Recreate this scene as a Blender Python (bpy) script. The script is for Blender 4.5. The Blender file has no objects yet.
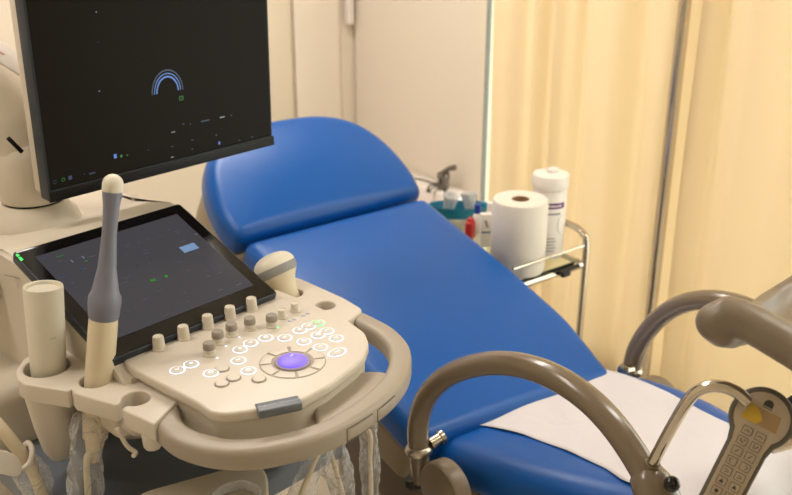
import bpy, bmesh, math, random
from mathutils import Vector, Matrix, Euler
random.seed(7)
S = bpy.context.scene
COL = S.collection
R = math.radians
PI = math.pi

# ------------------------------------------------------------------ camera
FPX, PITCH, YAW = 950.0, R(21.9), R(43.5)
CAM = Vector((0, 0, 1.5))
FW = Vector((math.cos(YAW), math.sin(YAW), 0)); RT = Vector((math.sin(YAW), -math.cos(YAW), 0)); UP = Vector((0, 0, 1))
ZC = FW*math.cos(PITCH) - UP*math.sin(PITCH); YC = FW*math.sin(PITCH) + UP*math.cos(PITCH)
cd = bpy.data.cameras.new('camera'); cam = bpy.data.objects.new('camera', cd); COL.objects.link(cam)
cam.matrix_world = Matrix(((RT.x, YC.x, -ZC.x, CAM.x), (RT.y, YC.y, -ZC.y, CAM.y), (RT.z, YC.z, -ZC.z, CAM.z), (0, 0, 0, 1)))
cd.sensor_width = 36; cd.lens = 36*FPX/792; cd.clip_start = .05
cd.dof.use_dof = True; cd.dof.focus_distance = 1.48; cd.dof.aperture_fstop = 5.0
S.camera = cam

# ------------------------------------------------------------------ world, lights, exposure
FZ = -.25           # floor height
CEIL = 2.35
S.view_settings.view_transform = 'Standard'; S.view_settings.look = 'None'
S.view_settings.gamma = 1; S.view_settings.use_curve_mapping = False
S.view_settings.exposure = -0.08
W = bpy.data.worlds.new('daylight'); S.world = W; W.use_nodes = True
W.node_tree.nodes['Background'].inputs[0].default_value = (1, .975, .94, 1)
W.node_tree.nodes['Background'].inputs[1].default_value = 4.8

# chair / room frame: x across the chair, y towards its head end
CA = R(-9); CO = Vector((1.197, 1.051, 0))
CX = Vector((math.cos(CA), math.sin(CA), 0)); CY = Vector((-math.sin(CA), math.cos(CA), 0))
CH = Matrix.Translation(CO) @ Matrix.Rotation(CA, 4, 'Z')
def cw(x, y, z): return CH @ Vector((x, y, z))

def area(name, loc, size, power, col, rot=(0, 0, 0)):
    l = bpy.data.lights.new(name, 'AREA'); l.shape = 'RECTANGLE'; l.size, l.size_y = size; l.energy = power; l.color = col
    o = bpy.data.objects.new(name, l); COL.objects.link(o); o.location = loc; o.rotation_euler = rot
    return o
LAMPS = [(.25, 1.25), (.75, -.75), (-1.25, .55)]
for i, (x, y) in enumerate(LAMPS):
    area('ceiling_lamp_light', cw(x, y, CEIL-.06), (1.15, .28), (26, 14, 16.5)[i], (1, .93, .865), (0, 0, CA))

# ------------------------------------------------------------------ pixel rays
def ray(x, y): return ZC + RT*((x-396)/FPX) + YC*((247.5-y)/FPX)
def Z(x, y, z): r = ray(x, y); return CAM + r*((z-CAM.z)/r.z)
def Yp(x, y, Y): r = ray(x, y); return CAM + r*((Y-CAM.y)/r.y)
def D(x, y, d): return CAM + ray(x, y)*d
def loc(p): return CH.inverted() @ p
def CXp(x, y, xc):            # point on the chair-frame plane x = xc, in chair coordinates
    a = loc(CAM); b = loc(CAM+ray(x, y))-a
    return a + b*((xc-a.x)/b.x)
def CYp(x, y, yc):
    a = loc(CAM); b = loc(CAM+ray(x, y))-a
    return a + b*((yc-a.y)/b.y)
def CZ(x, y, z): return loc(Z(x, y, z))

# ------------------------------------------------------------------ materials
def srgb(c):
    return tuple(((v/255)/12.92 if v/255 <= .04045 else ((v/255+.055)/1.055)**2.4) for v in c) + (1,)
MATS = {}
def mat(name, rgb, rough=.5, metal=0, bump=0, bscale=200, var=.04, vscale=6, coat=0, spec=.5, emit=None, es=0, sub=0, trans=0, croug=.15):
    if name in MATS: return MATS[name]
    m = bpy.data.materials.new(name); m.use_nodes = True; nt = m.node_tree; N = nt.nodes; L = nt.links
    b = N['Principled BSDF']
    tc = N.new('ShaderNodeTexCoord')
    nz = N.new('ShaderNodeTexNoise'); nz.inputs['Scale'].default_value = vscale; nz.inputs['Detail'].default_value = 4
    L.new(tc.outputs['Object'], nz.inputs['Vector'])
    mx = N.new('ShaderNodeMix'); mx.data_type = 'RGBA'; c = srgb(rgb)
    mx.inputs[6].default_value = tuple(v*(1-var) for v in c[:3])+(1,); mx.inputs[7].default_value = tuple(min(1, v*(1+var)) for v in c[:3])+(1,)
    L.new(nz.outputs['Fac'], mx.inputs[0]); L.new(mx.outputs[2], b.inputs['Base Color'])
    b.inputs['Roughness'].default_value = rough; b.inputs['Metallic'].default_value = metal
    b.inputs['Specular IOR Level'].default_value = spec
    b.inputs['Coat Weight'].default_value = coat; b.inputs['Coat Roughness'].default_value = croug
    if trans: b.inputs['Transmission Weight'].default_value = trans
    if emit: b.inputs['Emission Color'].default_value = srgb(emit); b.inputs['Emission Strength'].default_value = es
    if bump:
        n2 = N.new('ShaderNodeTexNoise'); n2.inputs['Scale'].default_value = bscale; n2.inputs['Detail'].default_value = 3
        L.new(tc.outputs['Object'], n2.inputs['Vector'])
        bp = N.new('ShaderNodeBump'); bp.inputs['Strength'].default_value = bump; bp.inputs['Distance'].default_value = .002
        L.new(n2.outputs['Fac'], bp.inputs['Height']); L.new(bp.outputs['Normal'], b.inputs['Normal'])
    MATS[name] = m
    return m
cream = mat('cream_plastic', (208, 198, 184), .42, bump=.05, bscale=900)
cream2 = mat('cream_housing', (202, 192, 175), .5, bump=.05, bscale=900)
panelm = mat('panel_plastic', (208, 198, 184), .38, bump=.04, bscale=900)
taupe = mat('taupe_handle', (160, 148, 132), .42, bump=.05, bscale=900)
ivory = mat('ivory_plastic', (218, 211, 194), .42)
ivory2 = mat('warm_ivory', (214, 200, 172), .45)
slate = mat('slate_plastic', (46, 52, 60), .42, spec=.3)
slate_lifted = mat('lightened_slate', (98, 105, 116), .45)  # slate colour lightened to make up for light missing under the console
blackm = mat('black_plastic', (14, 13, 13), .42, spec=.2)
blackg = mat('black_glass', (10, 9, 9), .12, spec=.5)
greyp = mat('grey_blue_plastic', (118, 120, 136), .42)
capgrey = mat('grey_knob_cap', (150, 140, 128), .5)
knobm = mat('knob_plastic', (212, 203, 186), .42)
purple = mat('purple_glow', (110, 90, 220), .45, emit=(118, 96, 255), es=.95)
whiteglow = mat('white_backlight', (220, 225, 235), .4, emit=(215, 228, 255), es=.75)
greenglow = mat('green_backlight', (160, 220, 180), .4, emit=(120, 255, 160), es=.9)
greenled = mat('green_led', (60, 200, 90), .4, emit=(50, 230, 90), es=1.0)
chrome = mat('chrome', (205, 195, 180), .16, metal=1, var=.02)
dkchrome = mat('faucet_chrome', (130, 126, 122), .14, metal=1)  # chrome with dark reflections put into its base colour
steel = mat('brushed_steel', (190, 180, 165), .3, metal=1)
armm = mat('grey_brown_enamel', (118, 103, 84), .24, coat=.4, var=.03)
crutchm = mat('grey_brown_foam', (125, 111, 94), .36, bump=.06, bscale=300)
shellm = mat('tan_shell', (142, 127, 103), .45, bump=.05, bscale=500)
basem = mat('brown_base', (96, 82, 66), .5)
wallm = mat('wall_paint', (228, 217, 200), .75, bump=.08, bscale=120, var=.015, vscale=2)
panelw = mat('wall_board', (232, 222, 208), .6, bump=.04, bscale=200, var=.01, vscale=2)
trimm = mat('trim_paint', (222, 210, 190), .6)
ceilm = mat('ceiling_paint', (225, 218, 205), .8)
porcelain = mat('white_porcelain', (228, 220, 215), .15)
whitep = mat('white_plastic', (232, 226, 220), .35)
turq = mat('turquoise_plastic', (12, 120, 150), .3)
redp = mat('red_plastic', (185, 30, 40), .35)
bluecap = mat('blue_cap', (25, 55, 150), .35)
purpleink = mat('purple_label', (105, 50, 120), .5)
inkgrey = mat('label_ink', (125, 118, 130), .6)
darkink = mat('dark_ink', (50, 46, 42), .5)
tissue = mat('tissue_paper', (222, 214, 202), .9, bump=.25, bscale=350, var=.02)
cardb = mat('cardboard', (150, 120, 85), .8)
rubber = mat('black_rubber', (22, 20, 20), .6)
lcdm = mat('keypad_lcd', (166, 136, 96), .25)
lcdy = mat('yellow_lcd_glow', (200, 165, 50), .25)
remotedk = mat('remote_rim', (92, 86, 76), .4)
remoteface = mat('remote_face', (176, 160, 138), .45)
frostm = mat('window_frame_grey', (96, 98, 94), .4)

def vinyl():
    m = mat('blue_vinyl', (5, 80, 158), .36, bump=.12, bscale=700, var=.05, vscale=5, spec=.38)
    nt = m.node_tree; N = nt.nodes; L = nt.links; b = N['Principled BSDF']
    tc = N.new('ShaderNodeTexCoord'); n = N.new('ShaderNodeTexNoise'); n.inputs['Scale'].default_value = 3.5; n.inputs['Detail'].default_value = 8; n.inputs['Roughness'].default_value = .65
    L.new(tc.outputs['Object'], n.inputs['Vector'])
    mr = N.new('ShaderNodeMapRange'); mr.inputs[1].default_value = .35; mr.inputs[2].default_value = .7; mr.inputs[3].default_value = .30; mr.inputs[4].default_value = .46
    L.new(n.outputs['Fac'], mr.inputs[0]); L.new(mr.outputs[0], b.inputs['Roughness'])
    return m
vinylm = vinyl()

def paper_mat():
    m = mat('white_paper', (206, 201, 204), .8, bump=.0, var=.01)
    nt = m.node_tree; N = nt.nodes; L = nt.links; b = N['Principled BSDF']
    tc = N.new('ShaderNodeTexCoord'); n = N.new('ShaderNodeTexNoise'); n.inputs['Scale'].default_value = 9; n.inputs['Detail'].default_value = 5; n.inputs['Distortion'].default_value = .8
    L.new(tc.outputs['Object'], n.inputs['Vector'])
    bp = N.new('ShaderNodeBump'); bp.inputs['Strength'].default_value = .35; bp.inputs['Distance'].default_value = .012
    L.new(n.outputs['Fac'], bp.inputs['Height']); L.new(bp.outputs['Normal'], b.inputs['Normal'])
    return m
paperm = paper_mat()

def curtain_mat():
    m = bpy.data.materials.new('curtain_fabric'); m.use_nodes = True; nt = m.node_tree; N = nt.nodes; L = nt.links
    b = N['Principled BSDF']; out = N['Material Output']
    c = srgb((235, 221, 195))
    b.inputs['Base Color'].default_value = c; b.inputs['Roughness'].default_value = .85
    tc = N.new('ShaderNodeTexCoord'); wv = N.new('ShaderNodeTexNoise'); wv.inputs['Scale'].default_value = 260
    L.new(tc.outputs['Object'], wv.inputs['Vector'])
    bp = N.new('ShaderNodeBump'); bp.inputs['Strength'].default_value = .1; bp.inputs['Distance'].default_value = .001
    L.new(wv.outputs['Fac'], bp.inputs['Height']); L.new(bp.outputs['Normal'], b.inputs['Normal'])
    t = N.new('ShaderNodeBsdfTranslucent'); t.inputs['Color'].default_value = srgb((239, 223, 195))
    mx = N.new('ShaderNodeMixShader'); mx.inputs[0].default_value = .4
    L.new(b.outputs[0], mx.inputs[1]); L.new(t.outputs[0], mx.inputs[2]); L.new(mx.outputs[0], out.inputs['Surface'])
    return m
curtm = curtain_mat()

def plastic_film(name, a0=.12, a1=.75):
    m = bpy.data.materials.new(name); m.use_nodes = True; nt = m.node_tree; N = nt.nodes; L = nt.links
    b = N['Principled BSDF']; out = N['Material Output']
    b.inputs['Base Color'].default_value = (.74, .74, .75, 1); b.inputs['Roughness'].default_value = .12
    tc = N.new('ShaderNodeTexCoord'); n = N.new('ShaderNodeTexNoise'); n.inputs['Scale'].default_value = 26; n.inputs['Detail'].default_value = 5; n.inputs['Distortion'].default_value = 1.5
    L.new(tc.outputs['Object'], n.inputs['Vector'])
    bp = N.new('ShaderNodeBump'); bp.inputs['Strength'].default_value = 1; bp.inputs['Distance'].default_value = .009
    L.new(n.outputs['Fac'], bp.inputs['Height']); L.new(bp.outputs['Normal'], b.inputs['Normal'])
    lw = N.new('ShaderNodeLayerWeight'); lw.inputs['Blend'].default_value = .35; L.new(bp.outputs['Normal'], lw.inputs['Normal'])
    mr = N.new('ShaderNodeMapRange'); mr.inputs[3].default_value = a0; mr.inputs[4].default_value = a1
    L.new(lw.outputs['Facing'], mr.inputs[0])
    t = N.new('ShaderNodeBsdfTransparent'); mx = N.new('ShaderNodeMixShader')
    L.new(mr.outputs[0], mx.inputs[0]); L.new(t.outputs[0], mx.inputs[1]); L.new(b.outputs[0], mx.inputs[2]); L.new(mx.outputs[0], out.inputs['Surface'])
    return m
filmm = plastic_film('clear_plastic_film', .10, .70)
cupfilm = plastic_film('cup_plastic', .45, .9)

def glass_mat():
    m = bpy.data.materials.new('clear_glass'); m.use_nodes = True; nt = m.node_tree; N = nt.nodes; L = nt.links
    out = N['Material Output']; g = N.new('ShaderNodeBsdfGlossy'); g.inputs['Roughness'].default_value = .03
    t = N.new('ShaderNodeBsdfTransparent'); t.inputs['Color'].default_value = (.93, .97, .93, 1)
    mx = N.new('ShaderNodeMixShader'); mx.inputs[0].default_value = .07; L.new(t.outputs[0], mx.inputs[1]); L.new(g.outputs[0], mx.inputs[2]); L.new(mx.outputs[0], out.inputs['Surface'])
    return m
glassm = glass_mat()

def tile_mat():
    m = mat('floor_tile', (214, 206, 196), .3, var=.02)
    nt = m.node_tree; N = nt.nodes; L = nt.links; b = N['Principled BSDF']
    tc = N.new('ShaderNodeTexCoord'); mp = N.new('ShaderNodeMapping'); mp.inputs['Rotation'].default_value = (0, 0, -CA)
    br = N.new('ShaderNodeTexBrick'); br.offset = 0; br.inputs['Scale'].default_value = 1; br.inputs['Brick Width'].default_value = .33; br.inputs['Row Height'].default_value = .33
    br.inputs['Mortar Size'].default_value = .004; br.inputs['Color1'].default_value = srgb((216, 208, 198)); br.inputs['Color2'].default_value = srgb((210, 202, 190)); br.inputs['Mortar'].default_value = srgb((120, 110, 98))
    L.new(tc.outputs['Object'], mp.inputs[0]); L.new(mp.outputs[0], br.inputs['Vector']); L.new(br.outputs['Color'], b.inputs['Base Color'])
    return m
tilem = tile_mat()

def touch_mat():     # lit panel of the touch display: dim glow, raised to imitate a grey reflection
    m = mat('touch_display', (14, 14, 17), .16, emit=(82, 80, 84), es=.7, spec=.15)
    return m
touchm = touch_mat()
scr_blue = mat('screen_blue', (20, 30, 50), .3, emit=(90, 140, 215), es=.8)
scr_dblue = mat('screen_dim_blue', (20, 30, 50), .3, emit=(70, 95, 135), es=.35)
scr_green = mat('screen_green', (10, 40, 10), .3, emit=(50, 190, 60), es=.45)
scr_white = mat('screen_white', (60, 60, 60), .3, emit=(200, 205, 215), es=.5)
scr_btn = mat('screen_button', (60, 80, 110), .3, emit=(120, 150, 190), es=.75)
screenm = mat('dark_display', (9, 8, 6), .3, emit=(32, 25, 18), es=.6, spec=.05)

# ------------------------------------------------------------------ building helpers
def link(name, me, m=None, parent=None, smooth=True):
    o = bpy.data.objects.new(name, me); COL.objects.link(o)
    if m is not None:
        for x in (m if isinstance(m, (list, tuple)) else [m]): me.materials.append(x)
    if smooth:
        for p in me.polygons: p.use_smooth = True
        try: me.set_sharp_from_angle(angle=R(38))
        except Exception: pass
    if parent is not None:
        o.parent = parent
        r = parent
        while r.parent: r = r.parent
        me.transform(Matrix.Translation(-Vector(r.location)))
    return o
def part(name, bm, m, parent=None, smooth=True, M=None):
    if M is not None: bmesh.ops.transform(bm, matrix=M, verts=bm.verts)
    bmesh.ops.recalc_face_normals(bm, faces=bm.faces)
    me = bpy.data.meshes.new(name); bm.to_mesh(me); bm.free()
    return link(name, me, m, parent, smooth)
def tag(o, label=None, cat=None, group=None, kind=None):
    if label: o['label'] = label
    if cat: o['category'] = cat
    if group: o['group'] = group
    if kind: o['kind'] = kind
    return o
def thing(name, label, cat, at=(0, 0, 0), group=None):
    o = bpy.data.objects.new(name, None); o.empty_display_size = .05; COL.objects.link(o); o.location = at
    return tag(o, label, cat, group)
def rebase(o, at):      # origin of a single-mesh thing to its base
    o.data.transform(Matrix.Translation(-Vector(at))); o.location = at; return o

def box(bm, c, s, M=None, bev=0, seg=3):
    r = bmesh.ops.create_cube(bm, size=1); vs = r['verts']
    bmesh.ops.scale(bm, vec=s, verts=vs)
    if bev:
        es = {e for v in vs for e in v.link_edges}
        g = bmesh.ops.bevel(bm, geom=list(es), offset=bev, segments=seg, affect='EDGES', profile=.5)
        vs = list({v for v in g['verts']} | {v for v in vs if v.is_valid})
    bmesh.ops.translate(bm, vec=c, verts=vs)
    if M is not None: bmesh.ops.transform(bm, matrix=M, verts=vs)
    return vs
def catmull(P, n=8, closed=False):
    P = [Vector(p) for p in P]; out = []
    k = len(P)
    rng = range(k if closed else k-1)
    for i in rng:
        g = (lambda j: P[j % k]) if closed else (lambda j: P[max(0, min(k-1, j))])
        a, b, c, d = g(i-1), g(i), g(i+1), g(i+2)
        for s in range(n):
            t = s/n
            out.append(.5*((2*b)+(c-a)*t+(2*a-5*b+4*c-d)*t*t+(3*b-a-3*c+d)*t**3))
    if not closed: out.append(P[-1])
    return out
def sweep(bm, path, rad, seg=14, closed=False, section=None, upv=None, caps=True, dome=False):
    """tube through path; rad is a number or list; section = list of 2D points instead of a circle"""
    P = [Vector(p) for p in path]; n = len(P)
    rr = rad if isinstance(rad, (list, tuple)) else [rad]*n
    T = []
    for i in range(n):
        a = P[(i-1) % n] if (closed or i > 0) else P[i]; b = P[(i+1) % n] if (closed or i < n-1) else P[i]
        T.append((b-a).normalized())
    ref = Vector(upv) if upv else (Vector((0, 0, 1)) if abs(T[0].z) < .9 else Vector((1, 0, 0)))
    rings = []; U = None
    for i in range(n):
        if upv or U is None: s = T[i].cross(ref)
        else: s = T[i].cross(U)
        s.normalize(); U = s.cross(T[i]).normalized()
        if section: pts = [P[i]+s*x*rr[i]+U*y*rr[i] for x, y in section]
        else: pts = [P[i]+(s*math.cos(2*PI*k/seg)+U*math.sin(2*PI*k/seg))*rr[i] for k in range(seg)]
        rings.append([bm.verts.new(p) for p in pts])
    m = len(rings[0])
    for i in range(n if closed else n-1):
        A, B = rings[i], rings[(i+1) % n]
        for k in range(m): bm.faces.new((A[k], A[(k+1) % m], B[(k+1) % m], B[k]))
    if not closed and caps:
        bm.faces.new(rings[0][::-1]); bm.faces.new(rings[-1])
    return rings
def rrect(w, h, r, n=4):
    out = []
    for cx, cy, a in ((w/2-r, h/2-r, 0), (-w/2+r, h/2-r, 90), (-w/2+r, -h/2+r, 180), (w/2-r, -h/2+r, 270)):
        for k in range(n+1):
            t = R(a+90*k/n); out.append((cx+r*math.cos(t), cy+r*math.sin(t)))
    return out
def lathe(bm, prof, M=None, seg=28, ell=(1, 1)):
    """prof: (radius, height) from bottom to top"""
    rings = []; vs = []
    for r, h in prof:
        if r < 1e-6: v = bm.verts.new((0, 0, h)); rings.append([v]); vs.append(v)
        else:
            g = [bm.verts.new((r*ell[0]*math.cos(2*PI*k/seg), r*ell[1]*math.sin(2*PI*k/seg), h)) for k in range(seg)]; rings.append(g); vs += g
    for A, B in zip(rings, rings[1:]):
        for k in range(seg):
            a, b = A[k % len(A)], A[(k+1) % len(A)]; c, d = B[(k+1) % len(B)], B[k % len(B)]
            f = []
            for v in (a, b, c, d):
                if v not in f: f.append(v)
            if len(f) > 2: bm.faces.new(f)
    if len(rings[0]) > 1: bm.faces.new(rings[0][::-1])
    if len(rings[-1]) > 1: bm.faces.new(rings[-1])
    if M is not None: bmesh.ops.transform(bm, matrix=M, verts=vs)
    return vs
def axisM(o, d, spin=0):
    """matrix taking local +Z to direction d at o"""
    q = Vector(d).to_track_quat('Z', 'Y'); return Matrix.Translation(o) @ q.to_matrix().to_4x4() @ Matrix.Rotation(spin, 4, 'Z')
def frame(o, x, y):
    x = Vector(x).normalized(); z = x.cross(Vector(y)).normalized(); y = z.cross(x)
    return Matrix(((x.x, y.x, z.x, o[0]), (x.y, y.y, z.y, o[1]), (x.z, y.z, z.z, o[2]), (0, 0, 0, 1)))
def smooth2(P, r=.012, n=5):
    """round the corners of a closed 2D polygon"""
    out = []; k = len(P)
    for i in range(k):
        p = Vector(P[i][:2]); a = Vector(P[i-1][:2]); b = Vector(P[(i+1) % k][:2])
        ra = min(r, (a-p).length*.45); rb = min(r, (b-p).length*.45)
        s = p+(a-p).normalized()*ra; e = p+(b-p).normalized()*rb
        for j in range(n+1):
            t = j/n; out.append(((1-t)**2*s+2*t*(1-t)*p+t*t*e)[:])
    return out
def plate(name, loops, z0, z1, bev, m, parent=None, M=None, seg=3):
    """flat solid from 2D outlines (holes allowed), bevelled; z from z0 to z1"""
    c = bpy.data.curves.new(name, 'CURVE'); c.dimensions = '2D'; c.fill_mode = 'BOTH'
    c.extrude = max(1e-5, (z1-z0)/2-bev); c.bevel_depth = bev; c.bevel_resolution = seg; c.offset = -bev
    for lp in loops:
        s = c.splines.new('POLY'); s.points.add(len(lp)-1); s.use_cyclic_u = True
        for p, q in zip(s.points, lp): p.co = (q[0], q[1], 0, 1)
    o = bpy.data.objects.new(name, c); COL.objects.link(o)
    dg = bpy.context.evaluated_depsgraph_get(); me = bpy.data.meshes.new_from_object(o.evaluated_get(dg))
    bpy.data.objects.remove(o); bpy.data.curves.remove(c)
    me.transform(Matrix.Translation((0, 0, (z0+z1)/2)))
    if M is not None: me.transform(M)
    me.materials.clear()
    bm = bmesh.new(); bm.from_mesh(me); bmesh.ops.remove_doubles(bm, verts=bm.verts, dist=1e-5); bmesh.ops.recalc_face_normals(bm, faces=bm.faces); bm.to_mesh(me); bm.free()
    return link(name, me, m, parent)
def text_into(bm, s, size, M, mi=0):
    c = bpy.data.curves.new('t', 'FONT'); c.body = s; c.size = size; c.align_x = 'CENTER'; c.align_y = 'CENTER'; c.resolution_u = 2
    o = bpy.data.objects.new('t', c); COL.objects.link(o)
    me = bpy.data.meshes.new_from_object(o.evaluated_get(bpy.context.evaluated_depsgraph_get()))
    bpy.data.objects.remove(o); bpy.data.curves.remove(c)
    me.transform(M); n = len(bm.faces); bm.from_mesh(me); bm.faces.ensure_lookup_table()
    for f in bm.faces[n:]: f.material_index = mi
    bpy.data.meshes.remove(me)
def quad2(bm, x, y, w, h, M, mi=0, rot=0):
    Q = M @ Matrix.Translation((x, y, 0)) @ Matrix.Rotation(rot, 4, 'Z')
    f = bm.faces.new([bm.verts.new(Q @ Vector((a*w/2, b*h/2, 0))) for a, b in ((-1, -1), (1, -1), (1, 1), (-1, 1))]); f.material_index = mi
def poly2(bm, pts, M, mi=0):
    f = bm.faces.new([bm.verts.new(M @ Vector((p[0], p[1], 0))) for p in pts]); f.material_index = mi
def arc2(bm, cx, cy, r, w, a0, a1, M, mi=0, n=18, sx=1):
    for k in range(n):
        t0 = a0+(a1-a0)*k/n; t1 = a0+(a1-a0)*(k+1)/n
        poly2(bm, [(cx+sx*(r-w/2)*math.cos(t0), cy+(r-w/2)*math.sin(t0)), (cx+sx*(r+w/2)*math.cos(t0), cy+(r+w/2)*math.sin(t0)),
                   (cx+sx*(r+w/2)*math.cos(t1), cy+(r+w/2)*math.sin(t1)), (cx+sx*(r-w/2)*math.cos(t1), cy+(r-w/2)*math.sin(t1))], M, mi)
def cushion(bm, outline, th, r, M, dome=0, rb=None, sag=None):
    """upholstered pad: outline in 2D (CCW), top at z=0, bottom at -th, edges rolled with radius r"""
    P = [Vector(p[:2]) for p in outline]; n = len(P); rb = rb if rb is not None else r*.6
    nor = []
    for i in range(n):
        t = P[(i+1) % n]-P[i-1]; v = Vector((t.y, -t.x)); nor.append(v.normalized() if v.length else Vector((1, 0)))
    c = sum(P, Vector((0, 0)))/n
    xa, xb = min(p.x for p in P), max(p.x for p in P); ya, yb_ = min(p.y for p in P), max(p.y for p in P)
    rings = []
    def ring(inset, z, s=1, dm=0):
        out = []
        for p, q in zip(P, nor):
            w = p-q*inset; w = c+(w-c)*s
            d = z
            if dm: d += dome*max(0, 1-((2*w.x-xa-xb)/(xb-xa))**2)*max(0, 1-((2*w.y-ya-yb_)/(yb_-ya))**2)
            if sag: d += sag(w.x, w.y)
            out.append(bm.verts.new(M @ Vector((w.x, w.y, d))))
        rings.append(out)
    ns = 7
    for k in range(ns+1):
        a = PI/2*k/ns; ring(rb*(1-math.sin(a)), -th+rb*(1-math.cos(a)))
    for k in range(ns+1):
        a = PI/2*k/ns; ring(r*(1-math.cos(a)), -r*(1-math.sin(a)), 1, k/ns)
    for k in range(1, 9):
        s = 1-k/9; ring(r, 0, s, 1)
    for A, B in zip(rings, rings[1:]):
        for k in range(n): bm.faces.new((A[k], A[(k+1) % n], B[(k+1) % n], B[k]))
    bm.faces.new(rings[0][::-1]); bm.faces.new(rings[-1])
def circ(cx, cy, r, n=28, a0=0): return [(cx+r*math.cos(2*PI*k/n+a0), cy+r*math.sin(2*PI*k/n+a0)) for k in range(n)]

# ================================================================== STRUCTURE
XW, YW = 1.42, 2.24          # window wall and head wall, chair frame
XL, YF = -2.6, -2.6
def sbox(name, c, s, m, M=CH, bev=0):
    bm = bmesh.new(); box(bm, c, s, bev=bev)
    return tag(part(name, bm, m, smooth=False, M=M), kind='structure')
sbox('floor', ((XW+XL)/2+.1, (YW+YF)/2, FZ-.05), (XW-XL+.6, YW-YF+.4, .1), tilem)
sbox('ceiling', ((XW+XL)/2, (YW+YF)/2, CEIL+.05), (XW-XL+.3, YW-YF+.3, .1), ceilm)
sbox('wall_back', ((XW+XL)/2, YW+.06, (FZ+CEIL)/2), (XW-XL+.2, .12, CEIL-FZ), wallm)
sbox('wall_left', (XL-.06, (YW+YF)/2, (FZ+CEIL)/2), (.12, YW-YF+.2, CEIL-FZ), wallm)
sbox('wall_front', ((XW+XL)/2, YF-.06, (FZ+CEIL)/2), (XW-XL+.2, .12, CEIL-FZ), wallm)
YO = CXp(485, 60, XW-.02).y        # start of the window opening
bm = bmesh.new()
box(bm, (XW+.08, (YO+YW)/2, (FZ+CEIL)/2), (.16, YW-YO, CEIL-FZ))
box(bm, (XW+.08, (YO-1.5)/2-.2, CEIL-.12), (.16, YO+1.9, .24))
box(bm, (XW+.08, (-1.9+YF)/2, (FZ+CEIL)/2), (.16, -1.9-YF, CEIL-FZ))
box(bm, (XW+.08, (YO-1.9)/2, FZ+.06), (.16, YO+1.9, .12))
tag(part('wall_right', bm, wallm, smooth=False, M=CH), kind='structure')
# window behind the curtain
wr = thing('window_1', 'tall window hidden behind the cream curtain', 'window', cw(XW+.12, YO-1.5, FZ)); wr['kind'] = 'structure'
bm = bmesh.new()
for y in (YO-.03, YO-.95, YO-1.9, YO-2.7): box(bm, (XW+.12, y, 1.0), (.05, .05, 2.26))
for z in (FZ+.14, CEIL-.27): box(bm, (XW+.12, (YO-1.9)/2, z), (.05, YO+1.9, .05))
part('window_frame', bm, whitep, wr, smooth=False, M=CH)
bm = bmesh.new(); box(bm, (XW+.12, (YO-1.9)/2, 1.0), (.006, YO+1.9, 2.2))
part('window_glass', bm, glassm, wr, smooth=False, M=CH)
# wide board on the window wall (its dark edge meets the window), corner strips on the head wall
yb0 = CXp(357, 60, XW-.012).y
sbox('trim_1', (XW-.009, (YO+min(yb0, YW-.01))/2, .95), (.018, min(yb0, YW-.01)-YO, 2.4-.02), panelw)
sbox('trim_2', (XW-.008, YO-.002, 1.0), (.02, .005, 2.45), frostm)
x290 = CYp(291, 60, YW-.02).x; x268 = CYp(266, 60, YW-.02).x; x342 = CYp(341, 60, YW-.02).x
bm = bmesh.new(); box(bm, ((x268+x290)/2, YW-.02, 1.0), (x290-x268, .04, 2.5), bev=.015)
tag(part('trim_3', bm, trimm, M=CH), kind='structure')
sbox('trim_4', ((x290+x342)/2+.01, YW-.008, 1.0), (x342-x290-.03, .016, 2.5), panelw)
sbox('baseboard_back', ((XW+XL)/2, YW-.006, FZ+.05), (XW-XL-.04, .012, .1), trimm)
for i, (x, y) in enumerate(LAMPS):
    t = thing('ceiling_light', 'rectangular ceiling light panel above ' + ('the head of the blue chair', 'the foot of the blue chair', 'the space beside the ultrasound machine')[i], 'ceiling light', cw(x, y, CEIL), 'ceiling light panels')
    bm = bmesh.new(); box(bm, (x, y, CEIL-.02), (1.22, .34, .04), bev=.006)
    part('lamp_housing', bm, whitep, t, M=CH)
    bm = bmesh.new(); box(bm, (x, y, CEIL-.045), (1.15, .28, .008))
    part('diffuser', bm, mat('lamp_diffuser', (250, 240, 220), .5, emit=(255, 235, 205), es=1.5), t, M=CH)

# ------------------------------------------------------------------ curtains
def curtain(name, label, path, z0, z1, amp, wl, seed, phase=0):
    rnd = random.Random(seed)
    P = catmull([Vector((p[0], p[1], 0)) for p in path], 40)
    L = [0]
    for a, b in zip(P, P[1:]): L.append(L[-1]+(b-a).length)
    ph = []; f = phase; w = wl
    for i in range(len(P)):
        if i: f += (L[i]-L[i-1])/w*2*PI
        w = wl*(1+.35*math.sin(L[i]*7.3+seed)+.2*math.sin(L[i]*17+seed*2))
        ph.append(f)
    bm = bmesh.new(); cols = []
    nz = 14
    for i, p in enumerate(P):
        t = (P[min(i+1, len(P)-1)]-P[max(i-1, 0)]).normalized(); nrm = Vector((t.y, -t.x, 0))
        col = []
        for k in range(nz+1):
            z = z0+(z1-z0)*k/nz
            a = amp*(1+.35*math.sin(L[i]*5+k*.25+seed))
            off = a*(math.sin(ph[i]+.25*math.sin(k*.3+seed))+.28*math.sin(2.3*ph[i]+k*.12))
            col.append(bm.verts.new(CH @ (p+nrm*off+t*(.006*math.sin(k*.5+ph[i]))+Vector((0, 0, z)))))
        cols.append(col)
    for A, B in zip(cols, cols[1:]):
        for k in range(nz): bm.faces.new((A[k], B[k], B[k+1], A[k+1]))
    o = part(name, bm, curtm)
    md = o.modifiers.new('thick', 'SOLIDIFY'); md.thickness = .0015
    rebase(o, CH @ Vector((path[0][0], path[0][1], z0)))
    return tag(o, label, 'curtain')
XC = 1.33
pp = CXp(672, 120, XC-.05)      # chrome pole
YP = pp.y
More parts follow.
